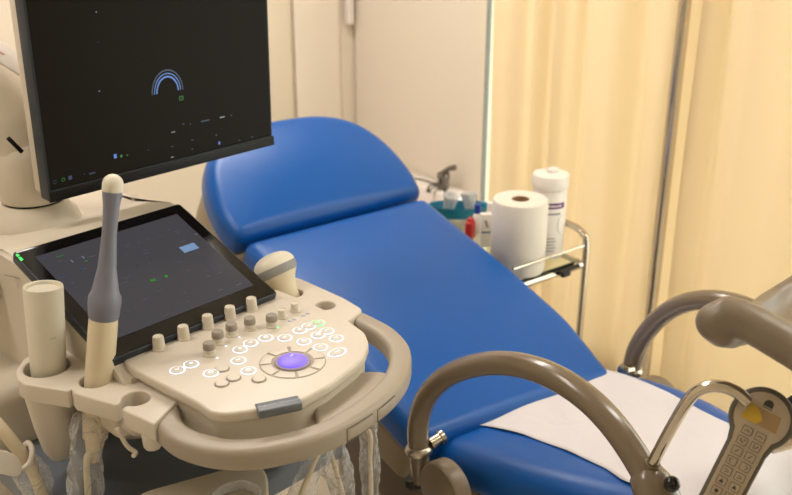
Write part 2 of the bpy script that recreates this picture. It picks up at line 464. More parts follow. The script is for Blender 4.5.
curtain('curtain', 'cream curtain in soft folds, left of the tall chrome pole, behind the trolley', [(XC, YO-.115), (XC, YO-.3), (XC, (YO+YP)/2-.1), (XC, YP-.02)], FZ+.03, CEIL-.1, .026, .20, 3)
c0 = loc(Z(760, 487, FZ)); c1 = loc(Z(800, 488, FZ)); dv = (c1-c0); dv.z = 0; dv.normalize()
pts = [(XC+.02, YP-.02), (XC+.01, (YP+c0.y)/2), (c0.x-.01, c0.y+.03), (c0.x+dv.x*.25, c0.y+dv.y*.25), (c0.x+dv.x*.7, c0.y+dv.y*.7)]
curtain('curtain', 'cream curtain hanging to the tiled floor, right of the tall chrome pole', pts, FZ+.012, CEIL-.1, .022, .33, 11, phase=2.6)
t = thing('curtain_pole', 'tall vertical chrome pole standing between the two cream curtains', 'pole', cw(XC-.05, YP, FZ))
bm = bmesh.new(); lathe(bm, [(.018, 0), (.018, CEIL-FZ)], Matrix.Translation(cw(XC-.05, YP, FZ))); part('pole', bm, chrome, t)
bm = bmesh.new(); lathe(bm, [(.05, 0), (.05, .006), (.02, .02), (.017, .04)], Matrix.Translation(cw(XC-.05, YP, FZ))); part('floor_flange', bm, steel, t)

# small wall dispenser strip up in the corner
q = CYp(349, 10, YW-.03)
bm = bmesh.new(); box(bm, (q.x, YW-.03, q.z+.12), (.032, .035, .36), bev=.005)
o = part('wall_dispenser', bm, whitep, M=CH); rebase(o, cw(q.x, YW-.012, q.z)); tag(o, 'narrow pale plastic box mounted high on the wall by the corner', 'wall box')

# ================================================================== WASHBASIN + FAUCET
bs = CXp(443, 203, 1.22); zb = bs.z
t = thing('washbasin', 'white washbasin mostly hidden behind the head of the blue chair', 'washbasin', cw(bs.x, bs.y, zb-.16))
bm = bmesh.new()
prof = [(.06, -.16), (.14, -.13), (.2, -.03), (.205, 0), (.185, .0), (.17, -.02), (.1, -.09), (0, -.1)]
lathe(bm, prof, CH @ Matrix.Translation((bs.x-.03, bs.y+.21, zb)), ell=(.8, 1.0))
box(bm, (XW-.08, bs.y+.21, zb-.05), (.11, .42, .1), CH, bev=.015)
part('basin', bm, porcelain, t)
bm = bmesh.new(); lathe(bm, [(.05, FZ), (.045, zb-.14)], CH @ Matrix.Translation((bs.x, bs.y+.21, 0))); part('pedestal', bm, porcelain, t)
fz = zb; fx = XW-.085; fy = CXp(443, 195, XW-.085).y; fz = CXp(443, 201, XW-.085).z
t.location = cw(bs.x, bs.y, zb-.16)
t = thing('faucet', 'small chrome mixer faucet standing on the washbasin behind the chair', 'faucet', cw(fx, fy, fz))
bm = bmesh.new(); lathe(bm, [(.022, -.02), (.024, 0), (.020, .006), (.019, .075), (.022, .08), (.021, .098), (.008, .104), (0, .104)], CH @ Matrix.Translation((fx, fy, fz))); part('faucet_body', bm, dkchrome, t)
bm = bmesh.new(); sweep(bm, catmull([(fx, fy, fz+.05), (fx-.035, fy-.005, fz+.066), (fx-.065, fy-.01, fz+.062), (fx-.072, fy-.01, fz+.048)]), .009); part('spout', bm, dkchrome, t, M=CH)
bm = bmesh.new(); sweep(bm, [(fx, fy, fz+.098), (fx+.006, fy-.022, fz+.118), (fx+.01, fy-.045, fz+.126)], [.010, .008, .010]); part('lever', bm, dkchrome, t, M=CH)
t.scale = (1.2, 1.2, 1.2)

# ================================================================== TROLLEY
TX0, TX1, TY0, TY1, TZ = .575, .85, .36, .93, .50
tr = thing('instrument_trolley', 'chrome tube instrument trolley with glass shelf beside the blue chair', 'trolley', cw((TX0+TX1)/2, (TY0+TY1)/2, FZ))
for x in (TX0, TX1):
    bm = bmesh.new(); z1 = TZ+.085
    if x == TX1: path = catmull([(x, TY0, FZ+.05), (x, TY0, 0), (x, TY0, .3), (x, TY0, z1-.05), (x, TY0+.015, z1-.012), (x, TY0+.05, z1)], 6)+catmull([(x, TY0+.05, z1), (x, TY0+.15, z1), (x, TY0+.21, z1-.012), (x, TY0+.225, z1-.05), (x, TY0+.225, TZ-.01)], 6)[1:]
    else: path = catmull([(x, TY0, FZ+.05), (x, TY0, 0), (x, TY0, TZ-.03)], 6)
    sweep(bm, path, .0095, 12); part('post', bm, chrome, tr, M=CH)
    bm = bmesh.new(); sweep(bm, [(x, TY1, FZ+.05), (x, TY1, TZ-.03)], .0095, 12); part('post', bm, chrome, tr, M=CH)
for z in (TZ-.012, .12):
    bm = bmesh.new()
    sweep(bm, [(TX0, TY0, z), (TX1, TY0, z), (TX1, TY1, z), (TX0, TY1, z)], .0085, 10, closed=True, upv=(0, 0, 1))
    part('shelf_frame', bm, chrome, tr, M=CH)
    bm = bmesh.new(); box(bm, ((TX0+TX1)/2, (TY0+TY1)/2, z+.008), (TX1-TX0-.02, TY1-TY0-.02, .006), bev=.001)
    part('glass_shelf', bm, glassm, tr, M=CH)
bm = bmesh.new(); sweep(bm, [(TX0, TY0, TZ+.045), (TX1, TY0, TZ+.045)], .0035, 8); part('guard_rail', bm, chrome, tr, M=CH)
bm = bmesh.new(); box(bm, (.775, TY0-.012, TZ-.002), (.075, .012, .008), bev=.002); box(bm, (.76, TY0-.012, TZ-.012), (.03, .014, .016), bev=.003); part('shelf_clip', bm, rubber, tr, M=CH)
bm = bmesh.new(); box(bm, ((TX0+TX1)/2-.01, TY0+.009, TZ-.003), (TX1-TX0-.05, .004, .009)); part('glass_edge', bm, mat('dark_green_edge', (30, 42, 30), .3), tr, M=CH)
for x in (TX0, TX1):
    for y in (TY0, TY1):
        bm = bmesh.new(); lathe(bm, [(.006, FZ+.05), (.006, FZ+.06)], CH @ Matrix.Translation((x, y, 0)))
        lathe(bm, [(.015, -.009), (.025, -.007), (.025, .007), (.015, .009)], CH @ Matrix.Translation((x, y, FZ+.025)) @ Matrix.Rotation(PI/2, 4, 'X')); part('caster', bm, rubber, tr)

ZS = TZ   # top of shelf
rp = CZ(517, 268, ZS)
rx, ry = rp.x, rp.y
r = .0725; h = .196
t = thing('paper_towel_roll', 'large white paper towel roll standing upright on the trolley', 'paper roll', cw(rx, ry, ZS))
bm = bmesh.new(); lathe(bm, [(.024, 0), (r-.002, 0), (r, .003), (r+.001, h/2), (r, h-.004), (r-.003, h), (.024, h), (.024, h-.03)], CH @ Matrix.Translation((rx, ry, ZS)), seg=40); part('paper', bm, tissue, t)
bm = bmesh.new(); lathe(bm, [(.0235, .001), (.0235, h-.001), (.0215, h-.001), (.0215, .001)], CH @ Matrix.Translation((rx, ry, ZS)), seg=30); part('cardboard_core', bm, cardb, t)

kp = CZ(546, 254, ZS); kx, ky = kp.x, kp.y
t = thing('wipes_canister', 'tall white plastic wipes canister with a purple label band', 'canister', cw(kx, ky, ZS))
MK = CH @ Matrix.Translation((kx, ky, ZS))
KH = .192
bm = bmesh.new(); lathe(bm, [(.042, 0), (.046, .004), (.0465, KH), (.044, KH+.006), (.038, KH+.01)], MK, seg=40); part('canister_body', bm, whitep, t)
bm = bmesh.new(); lathe(bm, [(.0485, KH+.006), (.05, KH+.01), (.05, KH+.035), (.047, KH+.042), (.03, KH+.045), (0, KH+.045)], MK, seg=40)
box(bm, (.005, 0, KH+.05), (.03, .02, .014), MK, bev=.004); part('lid', bm, whitep, t)
bm = bmesh.new()
face = math.atan2(-CH.to_3x3().inverted().to_quaternion().to_matrix()[1][0], 1)
va = loc(CAM); fa = math.atan2(va.y-ky, va.x-kx)
def wrap(bm, r0, z0, z1, a0, a1, mi=0, n=14):
    for k in range(n):
        b0 = a0+(a1-a0)*k/n; b1 = a0+(a1-a0)*(k+1)/n
        f = bm.faces.new([bm.verts.new(MK @ Vector((r0*math.cos(a), r0*math.sin(a), z))) for a, z in ((b0, z0), (b1, z0), (b1, z1), (b0, z1))]); f.material_index = mi
def wrap_text(bm, s, size, z, a, mi, r0=.0474):
    n0 = len(bm.verts); text_into(bm, s, size, Matrix.Identity(4), mi); bm.verts.ensure_lookup_table()
    for v in bm.verts[n0:]:
        aa = a+v.co.x/r0; v.co = MK @ Vector((r0*math.cos(aa), r0*math.sin(aa), z+v.co.y))
wrap(bm, .047, .148, .164, fa-.35, fa+1.0, 0)
for i in range(6): wrap(bm, .0476, .1535, .1585, fa-.22+.17*i, fa-.22+.17*i+.13, 2, 4)
for i in range(5): wrap(bm, .0474, .1310, .1360, fa-.05+.16*i, fa-.05+.16*i+.12, 1, 4)
for i in range(5): wrap(bm, .0472, .062-.009*i, .0645-.009*i, fa-.1, fa+.45+.08*(i % 2), 1)
arcp = []
for k in range(16):
    a0 = R(60+200*k/15)
    arcp.append((.018*math.cos(a0), .03*math.sin(a0)))
for p0, p1 in zip(arcp, arcp[1:]):
    f = bm.faces.new([bm.verts.new(MK @ Vector((.0473*math.cos(fa+.95+x/.0473), .0473*math.sin(fa+.95+x/.0473), .1+z))) for x, z in (p0, p1, (p1[0]+.0015, p1[1]), (p0[0]+.0015, p0[1]))]); f.material_index = 1
part('label', bm, [purpleink, inkgrey, whitep], t, smooth=False)

# small things at the far end of the trolley shelf
dp = CZ(459, 216, ZS); 
t = thing('kidney_dish', 'turquoise plastic kidney dish on the trolley behind the blue backrest', 'dish', cw(dp.x, dp.y, ZS))
bm = bmesh.new()
def kidney(s, o=0):
    out = []
    for k in range(36):
        a = 2*PI*k/36; rr = 1-.22*math.exp(-((a-PI/2)/.55)**2); out.append((.092*s*math.cos(a), .044*s*math.sin(a)*rr+o))
    return out
rg = []
for s, z in ((.8, 0), (.9, .01), (1.0, .036), (1.05, .038), (1.05, .036), (.97, .033), (.86, .012), (.76, .006), (.4, .006)):
    rg.append([bm.verts.new((x, y, z)) for x, y in kidney(s)])
for A, B in zip(rg, rg[1:]):
    for k in range(36): bm.faces.new((A[k], A[(k+1) % 36], B[(k+1) % 36], B[k]))
bm.faces.new(rg[0][::-1]); bm.faces.new(rg[-1])
part('dish', bm, turq, t, M=CH @ Matrix.Translation((dp.x, dp.y, ZS)) @ Matrix.Rotation(R(-37.5), 4, 'Z'))
for i, (dx, dy, lab) in enumerate(((-.020, .030, 'crumpled clear plastic cup in the turquoise dish, nearer the faucet'), (.034, -.012, 'crumpled clear plastic cup in the turquoise dish, nearer the blue-capped bottle'))):
    bm = bmesh.new()
    lathe(bm, [(.015, 0), (.019, .03), (.025, .06), (.026, .061), (.0245, .06), (.0185, .03), (.014, .003)], CH @ Matrix.Translation((dp.x+dx, dp.y+dy, ZS+.0075)) @ Matrix.Rotation(R(14-20*i), 4, 'X'), seg=20)
    for v in bm.verts: v.co += Vector((random.uniform(-.002, .002), random.uniform(-.002, .002), random.uniform(-.001, .001)))
    o = part('plastic_cup', bm, cupfilm); rebase(o, cw(dp.x+dx, dp.y+dy, ZS+.007)); tag(o, lab, 'cup', 'cups in the turquoise dish')
bp_ = CZ(477, 233, ZS)
t = thing('marker_bottle', 'small white bottle with a blue cap beside the turquoise dish', 'bottle', cw(bp_.x, bp_.y, ZS))
bm = bmesh.new(); lathe(bm, [(.012, 0), (.0135, .002), (.0135, .055), (.009, .062)], CH @ Matrix.Translation((bp_.x, bp_.y, ZS))); part('bottle_body', bm, whitep, t)
bm = bmesh.new(); lathe(bm, [(.010, .0625), (.0105, .063), (.0095, .088), (0, .09)], CH @ Matrix.Translation((bp_.x, bp_.y, ZS))); part('cap', bm, bluecap, t)
rp2 = CZ(470, 239, ZS)
bm = bmesh.new(); box(bm, (0, 0, .028), (.034, .022, .056), bev=.006); box(bm, (0, 0, .06), (.02, .014, .01), bev=.003)
o = part('red_container', bm, redp, M=CH @ Matrix.Translation((rp2.x, rp2.y, ZS)) @ Matrix.Rotation(.4, 4, 'Z')); rebase(o, cw(rp2.x, rp2.y, ZS)); tag(o, 'small red plastic container in front of the blue-capped bottle', 'container')
for i, (px, py, hh, lab) in enumerate(((485, 246, .098, 'slim white printed tube box between the red container and the paper roll'), (491, 240, .115, 'taller plain pale carton just left of the paper roll'))):
    b_ = CZ(px, py, ZS)
    t = thing('medicine_box', lab, 'box', cw(b_.x, b_.y, ZS), 'small cartons on the trolley')
    Mb = CH @ Matrix.Translation((b_.x, b_.y, ZS)) @ Matrix.Rotation(R(-35), 4, 'Z')
    bm = bmesh.new(); box(bm, (0, 0, hh/2), (.032 if i == 0 else .028, .02, hh), bev=.0015); part('carton', bm, whitep, t, M=Mb)
    if i == 0:
        bm = bmesh.new(); F = Mb @ frame((0, -.0104, 0), (1, 0, 0), (0, 0, 1))
        quad2(bm, 0, .045, .026, .004, F, 0); quad2(bm, 0, .072, .006, .02, F, 1, .3); quad2(bm, .004, .06, .012, .002, F, 1)
        part('print', bm, [turq, inkgrey], t, smooth=False)

# ================================================================== GYNAECOLOGICAL CHAIR
chr_ = thing('examination_chair', 'blue upholstered gynaecological examination chair with curved grey-brown arm tubes', 'examination chair', cw(.27, .15, FZ))
# backrest
TB = math.tan(R(16)); cb, sb_ = math.cos(R(16)), math.sin(R(16))
MB_ = CH @ Matrix.Translation((0, 0, .461)) @ Matrix.Rotation(R(16), 4, 'X')
out = smooth2([(-.012, -.008), (.508, -.050), (.555, .15), (.562, .35), (.556, .725), (-.014, .725), (-.014, .4)], .035, 6)
def dens(P, d=.02):
    o = []
    for i, p in enumerate(P):
        a = Vector(p); b = Vector(P[(i+1) % len(P)]); n = max(1, int((b-a).length/d))
        for k in range(n): o.append((a+(b-a)*k/n)[:])
    return o
bm = bmesh.new(); cushion(bm, dens(out), .085, .034, MB_, dome=.012); part('backrest_cushion', bm, vinylm, chr_)
# headrest, a D shape, tilted more
MH = CH @ Matrix.Translation((0, .70, .668)) @ Matrix.Rotation(R(34), 4, 'X')
ho = [(-.018, .0), (.562, .0)]
for k in range(0, 33):
    a = PI*k/32; ca, sa = math.cos(a), math.sin(a)
    x = .272+.303*(abs(ca)**.70)*(1 if ca > 0 else -1); y = .06+.292*(abs(sa)**.88)
    ho.append((x, y))
bm = bmesh.new(); cushion(bm, dens(smooth2(ho, .025, 4)), .085, .036, MH, dome=.022); part('headrest_cushion', bm, vinylm, chr_)
# shells underneath
bm = bmesh.new()
cushion(bm, dens(smooth2([(.0, .03), (.545, .03), (.55, .72), (-.012, .72)], .04, 5)), .09, .02, MB_ @ Matrix.Translation((0, 0, -.085)))
part('backrest_shell', bm, shellm, chr_)
hs = [(.27+(x-.27)*1.03, -.01+y*1.0) for x, y in ho]
bm = bmesh.new(); cushion(bm, dens(smooth2(hs, .025, 4)), .11, .03, MH @ Matrix.Translation((0, -.02, -.078))); part('headrest_shell', bm, shellm, chr_)
# seat
MS = CH @ Matrix.Translation((.028, .031, .427)) @ Matrix.Rotation(R(-13), 4, 'X')
so = [(-.008, .035), (.004, -.24), (.03, -.38), (.06, -.52), (.12, -.60), (.34, -.60), (.41, -.56), (.44, -.45), (.495, -.33), (.526, -.20), (.528, .035)]
bm = bmesh.new(); cushion(bm, dens(smooth2(so, .07, 7)), .09, .05, MS, dome=0, rb=.03); part('seat_cushion', bm, vinylm, chr_)
bm = bmesh.new(); cushion(bm, dens(smooth2([(.07, 0.02), (.09, -.48), (.42, -.48), (.46, .02)], .04, 5)), .05, .012, MS @ Matrix.Translation((0, 0, -.099))); part('seat_shell', bm, basem, chr_)
# pedestal and base
bm = bmesh.new(); box(bm, (.27, .16, .14), (.36, .66, .34), CH, bev=.05, seg=5); box(bm, (.27, .02, .30), (.30, .30, .12), CH, bev=.03); part('pedestal', bm, basem, chr_)
bm = bmesh.new(); box(bm, (.27, .16, FZ+.05), (.50, .95, .10), CH, bev=.04, seg=5); part('base', bm, basem, chr_)
bm = bmesh.new(); box(bm, (.27, .16, -.09), (.30, .50, .16), CH, bev=.03, seg=4); part('column', bm, basem, chr_)

# arm tubes: left and right
left_px = [(419, 450), (417, 425), (427, 391), (460, 367), (512, 361), (562, 379), (603, 411), (632, 450), (648, 478)]
LA = [CXp(x, y, -.04) for x, y in left_px]
RA = [Vector((.58, y, z)) for y, z in ((-.030, .425), (-.034, .46), (-.046, .508), (-.103, .605), (-.184, .663), (-.285, .688), (-.39, .668), (-.47, .61), (-.52, .54))]
def arm(pts, sgn):
    pa = catmull(pts, 8)
    for _ in range(28): pa = [pa[0]]+[(pa[i-1]+pa[i]*2+pa[i+1])/4 for i in range(1, len(pa)-1)]+[pa[-1]]
    bm = bmesh.new(); sweep(bm, pa, .0208, 20); a = part('arm_tube', bm, armm, chr_, M=CH)
    b0 = pts[0]; d = (pts[0]-pts[1]).normalized()
    bm = bmesh.new(); lathe(bm, [(.022, -.004), (.026, 0), (.027, .006), (.025, .012), (.021, .014)], CH @ axisM(b0-d*.006, d)); part('collar', bm, steel, a)
    bm = bmesh.new(); lathe(bm, [(.018, 0), (.019, .004), (.019, .055), (.017, .06)], CH @ axisM(b0+d*.008, d)); part('socket', bm, armm, a)
    # hinge disc
    c = Vector((b0.x-sgn*.0, b0.y-.078, b0.z-.045))
    bm = bmesh.new(); lathe(bm, [(.05, -.022), (.056, -.018), (.058, .008), (.054, .016), (.04, .019), (0, .020)], CH @ Matrix.Translation(c) @ Matrix.Rotation(-sgn*PI/2, 4, 'Y'), seg=40); part('hinge_disc', bm, crutchm, a)
    bm = bmesh.new(); lathe(bm, [(.012, 0), (.012, .022), (.015, .024), (.015, .031), (.009, .033)], CH @ axisM((b0.x+sgn*.018, b0.y-.012, b0.z+.012), (sgn, -.1, .25))); part('bolt', bm, chrome, a)
    # hub at the front end
    e = pts[-1]; d2 = (pts[-1]-pts[-2]).normalized()
    bm = bmesh.new(); lathe(bm, [(.021, -.012), (.025, -.008), (.0295, .006), (.031, .022), (.029, .04), (.027, .075), (0, .08)], CH @ axisM(e, d2), seg=26); part('hub', bm, armm, a)
    return a
arm(LA, 1); arm(RA, -1)
for x in (-.035, .58):
    bm = bmesh.new(); sweep(bm, [(x, LA[0].y+.01, LA[0].z-.07), (.27+(x-.27)*.6, LA[0].y+.06, LA[0].z-.12)], .018, 12)
    part('arm_bracket', bm, basem, chr_, M=CH)
# rubber foot below the left socket
bm = bmesh.new(); lathe(bm, [(.017, 0), (.021, .006), (.02, .018), (.012, .022)], CH @ axisM((LA[0].x-.004, LA[0].y+.004, LA[0].z-.085), (0, 0, 1)) @ Matrix.Rotation(.3, 4, 'X')); part('stop_knob', bm, rubber, chr_)
# leg struts carrying the crutches (hub to crutch post)
hubL = LA[-1]; hubR = RA[-1]

# chrome gooseneck holding the keypad
gp = [(-.040, 652, 464), (-.040, 668, 434), (-.038, 685, 405), (-.034, 696, 392), (-.028, 709, 386.5), (-.02, 724, 387), (-.010, 738, 393), (-.004, 748, 402)]
G = [CXp(x, y, xc) for xc, x, y in gp]
bm = bmesh.new(); sweep(bm, catmull(G, 8), .0085, 16); gn = part('gooseneck_tube', bm, chrome, chr_, M=CH)
bm = bmesh.new(); sweep(bm, [G[0]-(G[1]-G[0])*.5, G[0]+(G[1]-G[0])*.05], .0115, 16); part('tube_sleeve', bm, armm, gn, M=CH)
kb = CXp(672, 484, -.05); 
bm = bmesh.new(); bmesh.ops.create_uvsphere(bm, u_segments=20, v_segments=14, radius=.0115, matrix=CH @ Matrix.Translation(kb)); bk = part('ball_knob', bm, blackg, chr_)
bm = bmesh.new(); sweep(bm, [kb, (kb+hubL)/2+Vector((0, 0, -.012)), hubL+Vector((0, -.02, -.03))], .0045, 10); part('lever_rod', bm, chrome, bk, M=CH)

# keypad
kc = D(761.7, 418.6, 1.235)
nrm = (CAM-kc).normalized(); nrm = (nrm+Vector((-.12, -.05, .10))).normalized()
th = R(25.5)
upi = (YC-nrm*YC.dot(nrm)).normalized(); rti = upi.cross(nrm).normalized()
ku = (upi*math.cos(th)+rti*math.sin(th)).normalized(); kr = ku.cross(nrm).normalized()
MR = Matrix(((kr.x, ku.x, nrm.x, kc.x), (kr.y, ku.y, nrm.y, kc.y), (kr.z, ku.z, nrm.z, kc.z), (0, 0, 0, 1)))
def key_outline(rh, bw, bl, r):
    a0 = math.asin(min(.99, bw/rh)); P = []
    for k in range(31):
        a = -PI/2+a0+.12+(2*PI-2*a0-.24)*k/30
        P.append((rh*math.cos(a), rh*math.sin(a)))
    P += [(-bw, -rh*math.cos(a0)-.012), (-bw+.001, -bl+r), (-bw+r, -bl), (bw-r, -bl), (bw-.001, -bl+r), (bw, -rh*math.cos(a0)-.012)]
    return P
hand = plate('hand_keypad', [key_outline(.0415, .0262, .150, .012)], -.020, 0, .005, remotedk, chr_, MR)
plate('keypad_face', [key_outline(.0345, .021, .143, .010)], 0, .0012, .0004, remoteface, hand, MR)
bm = bmesh.new(); Q = MR @ Matrix.Translation((0, 0, .0017))
poly2(bm, [(-.024, -.010), (.023, -.010), (.021, .012), (-.020, .012)], Q, 0)
Q2 = MR @ Matrix.Translation((0, 0, .0020))
poly2(bm, [(-.0235, -.0095), (-.004, -.0095), (.002, -.002), (-.002, .004), (-.012, .0115), (-.0195, .0115)], Q2, 1)
part('keypad_screen', bm, [lcdm, lcdy], hand, smooth=False)
bm = bmesh.new(); Q2 = MR @ Matrix.Translation((0, 0, .0018))
poly2(bm, [(-.006, .017), (.006, .017), (.006, .022), (.003, .026), (-.003, .026), (-.006, .022)], Q2, 0)
quad2(bm, 0, .0152, .013, .0012, Q2, 0); part('printed_emblem', bm, darkink, hand, smooth=False)
for rrow in range(8):
    for c in (-1, 1):
        x = c*.0088; y = -.0225-rrow*.0146
        k = plate('key', [rrect(.0138, .0118, .0022)], .001, .0022, .0004, remoteface, hand, MR @ Matrix.Translation((x, y, 0)))
        bm = bmesh.new(); Q2 = MR @ Matrix.Translation((x, y, .0026))
        for a in (0, 1, 2, 3):
            quad2(bm, (0, 0, .0062, -.0062)[a], (.0052, -.0052, 0, 0)[a], (.0124, .0124, .0006, .0006)[a], (.0006, .0006, .0104, .0104)[a], Q2, 0)
        g = rrow % 7
        if g == 0: quad2(bm, -.0015, 0, .0045, .0009, Q2, 0, .6); quad2(bm, .0015, 0, .0045, .0009, Q2, 0, -.6)
        elif g == 1: quad2(bm, 0, -.001, .006, .0009, Q2, 0, c*.5); quad2(bm, -.002, .001, .0009, .004, Q2, 0); quad2(bm, .0025, .0015, .0009, .003, Q2, 0)
        elif g == 2: quad2(bm, 0, 0, .0065, .001, Q2, 0, .9)
        elif g == 3: arc2(bm, 0, 0, .0028, .0009, R(100 if c < 0 else -80), R(260 if c < 0 else 80), Q2, 0, 8)
        elif g == 4: quad2(bm, 0, .0012, .006, .0008, Q2, 0, -.2); quad2(bm, 0, -.0015, .006, .0008, Q2, 0, .2)
        elif g == 5: poly2(bm, [(-.003, -.0025), (.003, -.0025), (0, .003)], Q2, 0)
        else:
            if c < 0: poly2(bm, circ(0, 0, .0026, 10), Q2, 0)
            else: arc2(bm, 0, 0, .0024, .0008, 0, 2*PI, Q2, 0, 12)
        part('key_symbol', bm, darkink, k, smooth=False)

# paper sheet over the seat
def interp(T, v):
    for (a, b), (c, d) in zip(T, T[1:]):
        if v <= c: return b+(d-b)*(v-a)/(c-a)
    return T[-1][1]
def Lx(v): return interp([(-.08, .0), (0, .060), (.05, .108), (.15, .124), (.265, .120), (.375, .106), (.43, .085), (.7, .08)], v)
def Rx(v): return interp([(0, .492), (.1, .485), (.25, .446), (.36, .402), (.45, .375), (.7, .36)], v)
bm = bmesh.new(); nv, nu = 60, 30; rows = []
def drape(s):
    """arc length s from the back -> (v forward, w down)"""
    if s < .545: return s, 0
    rr = .057; a = (s-.545)/rr
    if a < PI/2+R(13): return .545+rr*math.sin(a), rr*(1-math.cos(a))
    ae = PI/2+R(13); s2 = s-.545-rr*ae
    return .545+rr*math.sin(ae)+s2*math.cos(ae), rr*(1-math.cos(ae))+s2*math.sin(ae)
for i in range(nv+1):
    s = -.07+i/nv*.87
    v, w = drape(s)
    row = []
    for j in range(nu+1):
        f = j/nu; vv = min(s, .7); x = Lx(vv)+(Rx(vv)-Lx(vv))*f
        wr = .0035+.002*math.sin(x*31+s*17)*math.sin(s*23+1)+.002*math.sin(x*11-s*9)
        if s > .40: wr += .010*(s-.40)/.2*(1+math.sin(x*28+s*4))
        dv = (Vector((0, -v, -w)))
        nn = Vector((0, 0, 1)) if s < .545 else Vector((0, -math.sin(min((s-.545)/.057, PI/2+R(13))), math.cos(min((s-.545)/.057, PI/2+R(13)))))
        row.append(bm.verts.new(MS @ (Vector((x, -v, -w))+nn*max(.002, wr))))
    rows.append(row)
for A, B in zip(rows, rows[1:]):
    for j in range(nu): bm.faces.new((A[j], A[j+1], B[j+1], B[j]))
o = part('paper_sheet', bm, paperm); md = o.modifiers.new('t', 'SOLIDIFY'); md.thickness = .0006; md.offset = 1
rebase(o, cw(.27, -.2, .5)); tag(o, 'white paper sheet laid over the blue seat of the chair', 'paper sheet')

# knee crutch: padded trough with a thick rolled near rim
def slab(bm, rows, th):
    n = len(rows); m = len(rows[0]); A = []; B = []
    for i in range(n):
        ra, rb_ = [], []
        for j in range(m):
            du = rows[min(i+1, n-1)][j]-rows[max(i-1, 0)][j]; dv_ = rows[i][min(j+1, m-1)]-rows[i][max(j-1, 0)]
            nn = du.cross(dv_).normalized()*th/2
            ra.append(bm.verts.new(rows[i][j]+nn)); rb_.append(bm.verts.new(rows[i][j]-nn))
        A.append(ra); B.append(rb_)
    for i in range(n-1):
        for j in range(m-1):
            bm.faces.new((A[i][j], A[i][j+1], A[i+1][j+1], A[i+1][j])); bm.faces.new((B[i][j], B[i+1][j], B[i+1][j+1], B[i][j+1]))
    for i in range(n-1):
        for j in (0, m-1): bm.faces.new((A[i][j], A[i+1][j], B[i+1][j], B[i][j]))
    for j in range(m-1):
        for i in (0, n-1): bm.faces.new((A[i][j], A[i][j+1], B[i][j+1], B[i][j]))
near = catmull([D(719, 316, 1.21), D(742, 319, 1.195), D(768, 333, 1.175), D(800, 352, 1.15), D(840, 378, 1.12), D(890, 408, 1.09)], 6)
far = catmull([D(742, 322, 1.28), D(764, 303, 1.36), D(792, 285, 1.40), D(830, 262, 1.43), D(870, 256, 1.44), D(920, 262, 1.44)], 6)
down = (Vector((0, 0, -1))*.9+ZC*.2)
rows = []
for i, (a_, b_) in enumerate(zip(near, far)):
    t_ = i/(len(near)-1); sag_ = .045*(.25+.75*min(1, t_*2.2))
    rows.append([a_.lerp(b_, j/12)+down*sag_*math.sin(PI*j/12) for j in range(13)])
bm = bmesh.new(); slab(bm, rows, .022)
sweep(bm, near, [.0285, .0285, .028, .0275, .027, .0265]+[.026]*(len(near)-6), 16)
sweep(bm, far, .014, 12)
for px, py, d_, r_ in ((716, 322, 1.212, .0275), (722, 331, 1.222, .0235), (731, 336, 1.235, .019), (741, 335, 1.25, .017)):
    bmesh.ops.create_icosphere(bm, subdivisions=3, radius=r_, matrix=Matrix.Translation(D(px, py, d_)))
kc_ = part('knee_crutch', bm, crutchm, chr_)
rm = kc_.modifiers.new('r', 'REMESH'); rm.mode = 'VOXEL'; rm.voxel_size = .005; rm.use_smooth_shade = True
sm = kc_.modifiers.new('s', 'SMOOTH'); sm.factor = .8; sm.iterations = 14
bm = bmesh.new(); sweep(bm, catmull([D(852, 380, 1.22), D(848, 410, 1.24), D(820, 428, 1.26), D(783, 441, 1.27)], 8), .009, 14); part('crutch_post', bm, chrome, kc_)
# crutch clamp seen right of the keypad
bm = bmesh.new(); kk = D(783, 441, 1.27)
lathe(bm, [(.010, -.02), (.013, -.018), (.013, .018), (.010, .02)], axisM(kk, RT+UP*.3), seg=22)
part('crutch_clamp', bm, chrome, chr_)
bm = bmesh.new(); lathe(bm, [(.011, -.012), (.015, -.008), (.015, .008), (.011, .012)], axisM(D(794, 408, 1.26), RT*.8+YC*.6), seg=22); part('clamp_knob', bm, rubber, chr_)

# ================================================================== ULTRASOUND MACHINE
us = thing('ultrasound_machine', 'cream ultrasound machine with tilted touch display, monitor and curved handle', 'ultrasound machine', (.80, 1.25, FZ))
# --- monitor
om = Vector((.717, 1.508, .957)); MX = Vector((1, .012, 0)).normalized(); MU = Vector((0, -.022, 1)).normalized()
MM = frame(om, MX, MU)           # x right, y up, z towards the viewer
MW, MHt = .503, .375
fr = plate('monitor', [rrect(MW, MHt, .004)], -.03, 0, .0015, slate, us, MM @ Matrix.Translation((MW/2, MHt/2, 0)))
plate('monitor_back', [rrect(MW-.004, MHt-.004, .012)], -.058, -.03, .008, cream2, fr, MM @ Matrix.Translation((MW/2, MHt/2, 0)))
bm = bmesh.new(); Q = MM @ Matrix.Translation((0, 0, .0006))
quad2(bm, MW/2+.0, MHt/2+.0085, MW-.008, MHt-.021, Q, 0)
Q = MM @ Matrix.Translation((0, 0, .0010))
def mp(px, py): p = MM.inverted() @ (CAM+ray(px, py)*((om-CAM).dot(MM.to_3x3() @ Vector((0, 0, 1)))/ray(px, py).dot(MM.to_3x3() @ Vector((0, 0, 1))))); return p.x, p.y
ax, ay = mp(167.5, 92)
Qa = Q @ Matrix.Translation((ax, ay, 0)) @ Matrix.Diagonal((1, 1.22, 1, 1))
for r_, w_, mi in ((.0335, .0020, 2), (.0285, .0016, 1), (.0235, .0026, 1)): arc2(bm, 0, 0, r_, w_, R(0), R(180), Qa, mi, 26)
x, y = mp(181, 98); 
